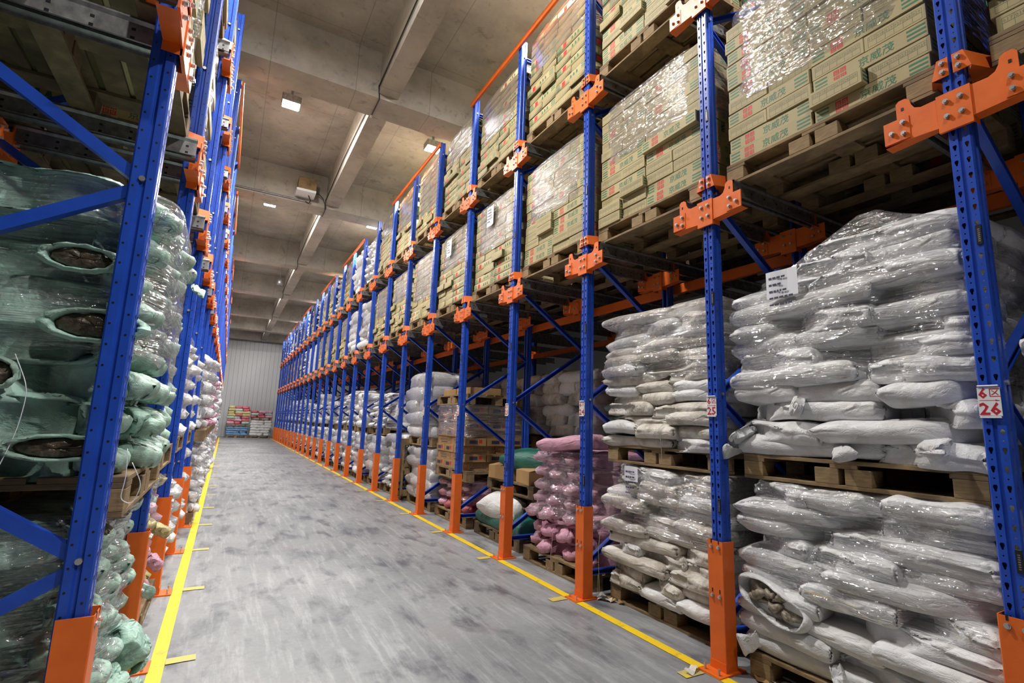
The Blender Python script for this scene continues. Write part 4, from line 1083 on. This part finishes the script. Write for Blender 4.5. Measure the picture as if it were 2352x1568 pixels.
# ================================================================== details
SACKS = [o for o in scn.objects if o.name.split('.')[0] == 'sack']
def attach(o, pos):
    best = min(SACKS, key=lambda q: (q.matrix_world.translation-Vector(pos)).length)
    M_ = o.matrix_world.copy(); o.parent = best; o.matrix_parent_inverse = best.matrix_world.inverted(); o['label'] = o.get('label', '')
def torn(x, z, w_, h_, y=2.375, seed=1, mat='sack_green'):
    b = MB(); n = 26; P = []
    for k, (s_, dep) in enumerate(((0, .03), (.45, .036), (.8, .028), (.98, .004), (1.04, -.012))):
        P.append([(x+math.cos(2*PI*i/n)*w_/2*s_*(1+.12*nz(seed, i*.9, k*.3)), y-dep+.012*nz(seed+i*.5, k, 4), z+math.sin(2*PI*i/n)*h_/2*s_*(1+.15*nz(seed, i*.7, 7))) for i in range(n)]+[None]); P[-1][-1] = P[-1][0]
    b.grid(P, 'contents_dark')
    Q = []
    for s_, dep in ((.92, .01), (1.0, .045), (1.14, .05), (1.3, .02)):
        Q.append([(x+math.cos(2*PI*i/n)*w_/2*s_*(1+.08*nz(seed, i*.9, 2)), y-dep-.01*math.sin(i*2.3+seed), z+math.sin(2*PI*i/n)*h_/2*s_*(1+.1*nz(seed, i*.7, 7))) for i in range(n)]+[None]); Q[-1][-1] = Q[-1][0]
    b.grid(Q, mat); o = b.build('torn_opening', None, True); o['label'] = 'ragged hole showing dark contents'; attach(o, (x, y+.1, z))
torn(-.53, 1.99, .2, .085, seed=1); torn(-.455, 1.745, .26, .1, seed=2); torn(-.5, 1.3, .26, .075, seed=3); torn(-.7, 1.55, .1, .09, seed=4)
def flap(pos, size, mat, seed, out=1, rz=0, label='loose flap of sack cloth', par=True, droop=.3):
    b = MB(); n = 9; P = []
    for i in range(n):
        f = i/(n-1); wd = (1-f)**.7*.5+.04
        P.append([(size*f*.9, size*(j/6-.5)*wd*1.6, -size*.45*f*f+size*.16*math.sin(j*1.4+seed)*(f+.3)) for j in range(7)])
    b.grid(P, mat); o = b.build('sack_flap', None, True); so = o.modifiers.new('s', 'SOLIDIFY'); so.thickness = .002
    o.location = pos; o.rotation_euler = (0, droop, (0 if out > 0 else PI)+rz); bpy.context.view_layer.update(); o['label'] = label
    attach(o, pos)
bpy.context.view_layer.update()
def crumple(pos, sc, mat, k, rot, label):
    o = link('sack_flap', sackset(mat, 'tied')[k][0]); o.matrix_world = Matrix.Translation(pos) @ Matrix.Rotation(rot[2], 4, 'Z') @ Matrix.Rotation(rot[1], 4, 'Y') @ Matrix.Rotation(rot[0], 4, 'X') @ Matrix.Diagonal((*sc, 1))
    bpy.context.view_layer.update(); o['label'] = label; attach(o, pos)
crumple((-.31, 3.3, .27), (.3, .6, 1.0), 'sack_green', 0, (.3, .9, .2), 'crumpled green sack end hanging to the floor')
crumple((-.33, 3.1, .17), (.24, .6, .8), 'sack_green', 2, (.3, .4, -.3), 'crumpled green sack end')
crumple((-.32, 3.75, .42), (.16, .3, .4), 'sack_green', 3, (0, .5, .4), 'crumpled green sack end')
crumple((-.32, 4.55, .6), (.15, .3, .4), 'sack_yellow', 1, (.2, .5, .1), 'crumpled yellowish sack end')
crumple((-.32, 4.4, .42), (.14, .3, .4), 'sack_pink', 1, (.2, .9, .1), 'crumpled pink sack end')
crumple((-.22, 3.4, 2.15), (.09, .45, .12), 'sack_green', 1, (.6, .5, .3), 'small green corner poking out of the film')
for i, (y_, z_) in enumerate(((1.1, 1.4), (1.5, 1.36), (2.12, 1.42), (2.18, 1.34), (1.75, 1.6), (1.2, .3), (2.1, .22), (1.6, .2))):
    crumple((2.9, y_, z_), (.2, .4, .35), 'sack_white', i % 5, (.3*i, .35, PI+.5*math.sin(i*2)), 'loose white corner of the sack mouth')
# open white sack mouth facing the aisle
t = thing('open_sack', 'open white sack with pale coiled contents showing at the lower left, right of sign twenty-five', 'sack', (2.93, 1.95, .47))
n = 40; Q = []
def mouth(s_, dep, a, lift=0):
    return (dep+.012*math.sin(a*5+1), math.cos(a)*.2*s_*(1+.06*math.sin(a*3)), math.sin(a)*.1*s_*(1+.1*math.sin(a*2+1))+.05*math.cos(a)*s_+lift)
b = MB()
for s_, dep in ((.78, .12), (.84, .02), (.92, -.06), (1.0, -.085), (1.08, -.06), (1.12, .0), (1.1, .16), (1.05, .45)): Q.append([mouth(s_, dep, 2*PI*i/n) for i in range(n+1)])
b.grid(Q, 'sack_white'); b.build('sack_cloth', t, True)
b = MB(); Q = []
for s_, dep in ((0, -.05), (.4, -.055), (.7, -.045), (.84, -.02)): Q.append([mouth(s_, dep+.02*nz(math.cos(6.28*i/n)*3*s_, math.sin(6.28*i/n)*3*s_, 3), 2*PI*i/n) for i in range(n+1)])
b.grid(Q, 'contents_pale')
for j, (cy_, cz_, r_) in enumerate(((.07, .03, .05), (-.03, -.01, .045), (.0, .05, .035), (-.1, -.045, .04), (.11, -.0, .03), (-.06, .04, .03))):
    b.tube([(-.05-.022*math.sin(k*.5), cy_+(k/6-.5)*r_*2.1, cz_+.012*math.sin(k*1.1+j)) for k in range(7)], [.004, r_*.35, r_*.5, r_*.55, r_*.5, r_*.35, .004], 'contents_pale', 9)
b.build('contents', t, True)
# twine
def twine(pts, mat, label, r=.0016):
    P = []
    for a, c in zip(pts, pts[1:]):
        for q in range(6): P.append(Vector(a).lerp(Vector(c), q/6))
    P.append(Vector(pts[-1]))
    for _ in range(4): P = [P[0]]+[(P[i-1]+P[i]*2+P[i+1])/4 for i in range(1, len(P)-1)]+[P[-1]]
    b = MB(); b.tube(P, r, mat, 6); tag(b.build('twine', None, True), label, 'string')
twine([(-.3, 2.34, 1.3), (-.29, 2.33, 1.2), (-.3, 2.33, 1.12), (-.26, 2.33, 1.1), (-.24, 2.34, 1.17), (-.28, 2.34, 1.25)], 'sign_white', 'looped white twine hanging over the pale pallet corner beside the nearest left upright')
twine([(-.66, 2.36, 1.62), (-.6, 2.33, 1.5), (-.61, 2.33, 1.35), (-.66, 2.33, 1.15)], 'paper', 'long white twine hanging down the green sacks at the left picture edge')
twine([(2.93, 3.56, .55), (2.9, 3.55, .4), (2.91, 3.55, .2), (2.9, 3.53, .06), (2.91, 3.57, .05), (2.91, 3.56, .2)], 'rough_twine', 'yellow twine dangling beside the foot of the upright signed twenty-four')
twine([(2.92, 4.27, .4), (2.9, 4.26, .25), (2.88, 4.25, .1), (2.85, 4.32, .006), (2.82, 4.5, .006)], 'sack_pink', 'pink tie string trailing from the pink sacks onto the floor')
twine([(2.97, 2.85, 1.5), (2.94, 2.86, 1.4), (2.95, 2.86, 1.28), (2.94, 2.85, 1.2)], 'sack_dirty', 'frayed strings hanging from the grubby sacks over the upper pallet')
# scraps on the floor
for i, (x, y, a) in enumerate(((2.97, 3.6, .3), (3.0, 3.5, 1.2), (2.95, 3.52, 2.2), (3.05, 3.42, .7), (2.62, 2.32, .4), (2.9, 2.05, 1.0), (2.95, 1.95, 2))):
    b = MB(); P = [[(-.06+.03*p, -.025+.017*q, .004+.014*math.sin(p*1.3+i)*math.cos(q)+.014) for q in range(4)] for p in range(5)]; b.grid(P, 'carton_brown' if i % 2 else 'sack_dirty')
    o = b.build('cardboard_scrap', None, True); o.location = (x, y, 0); o.rotation_euler.z = a
    tag(o, 'small crumpled scrap on the floor, %s counting from the foot of sign twenty-four' % ORD[i+1], 'scrap', 'scraps near the upright feet')
#@@PART3
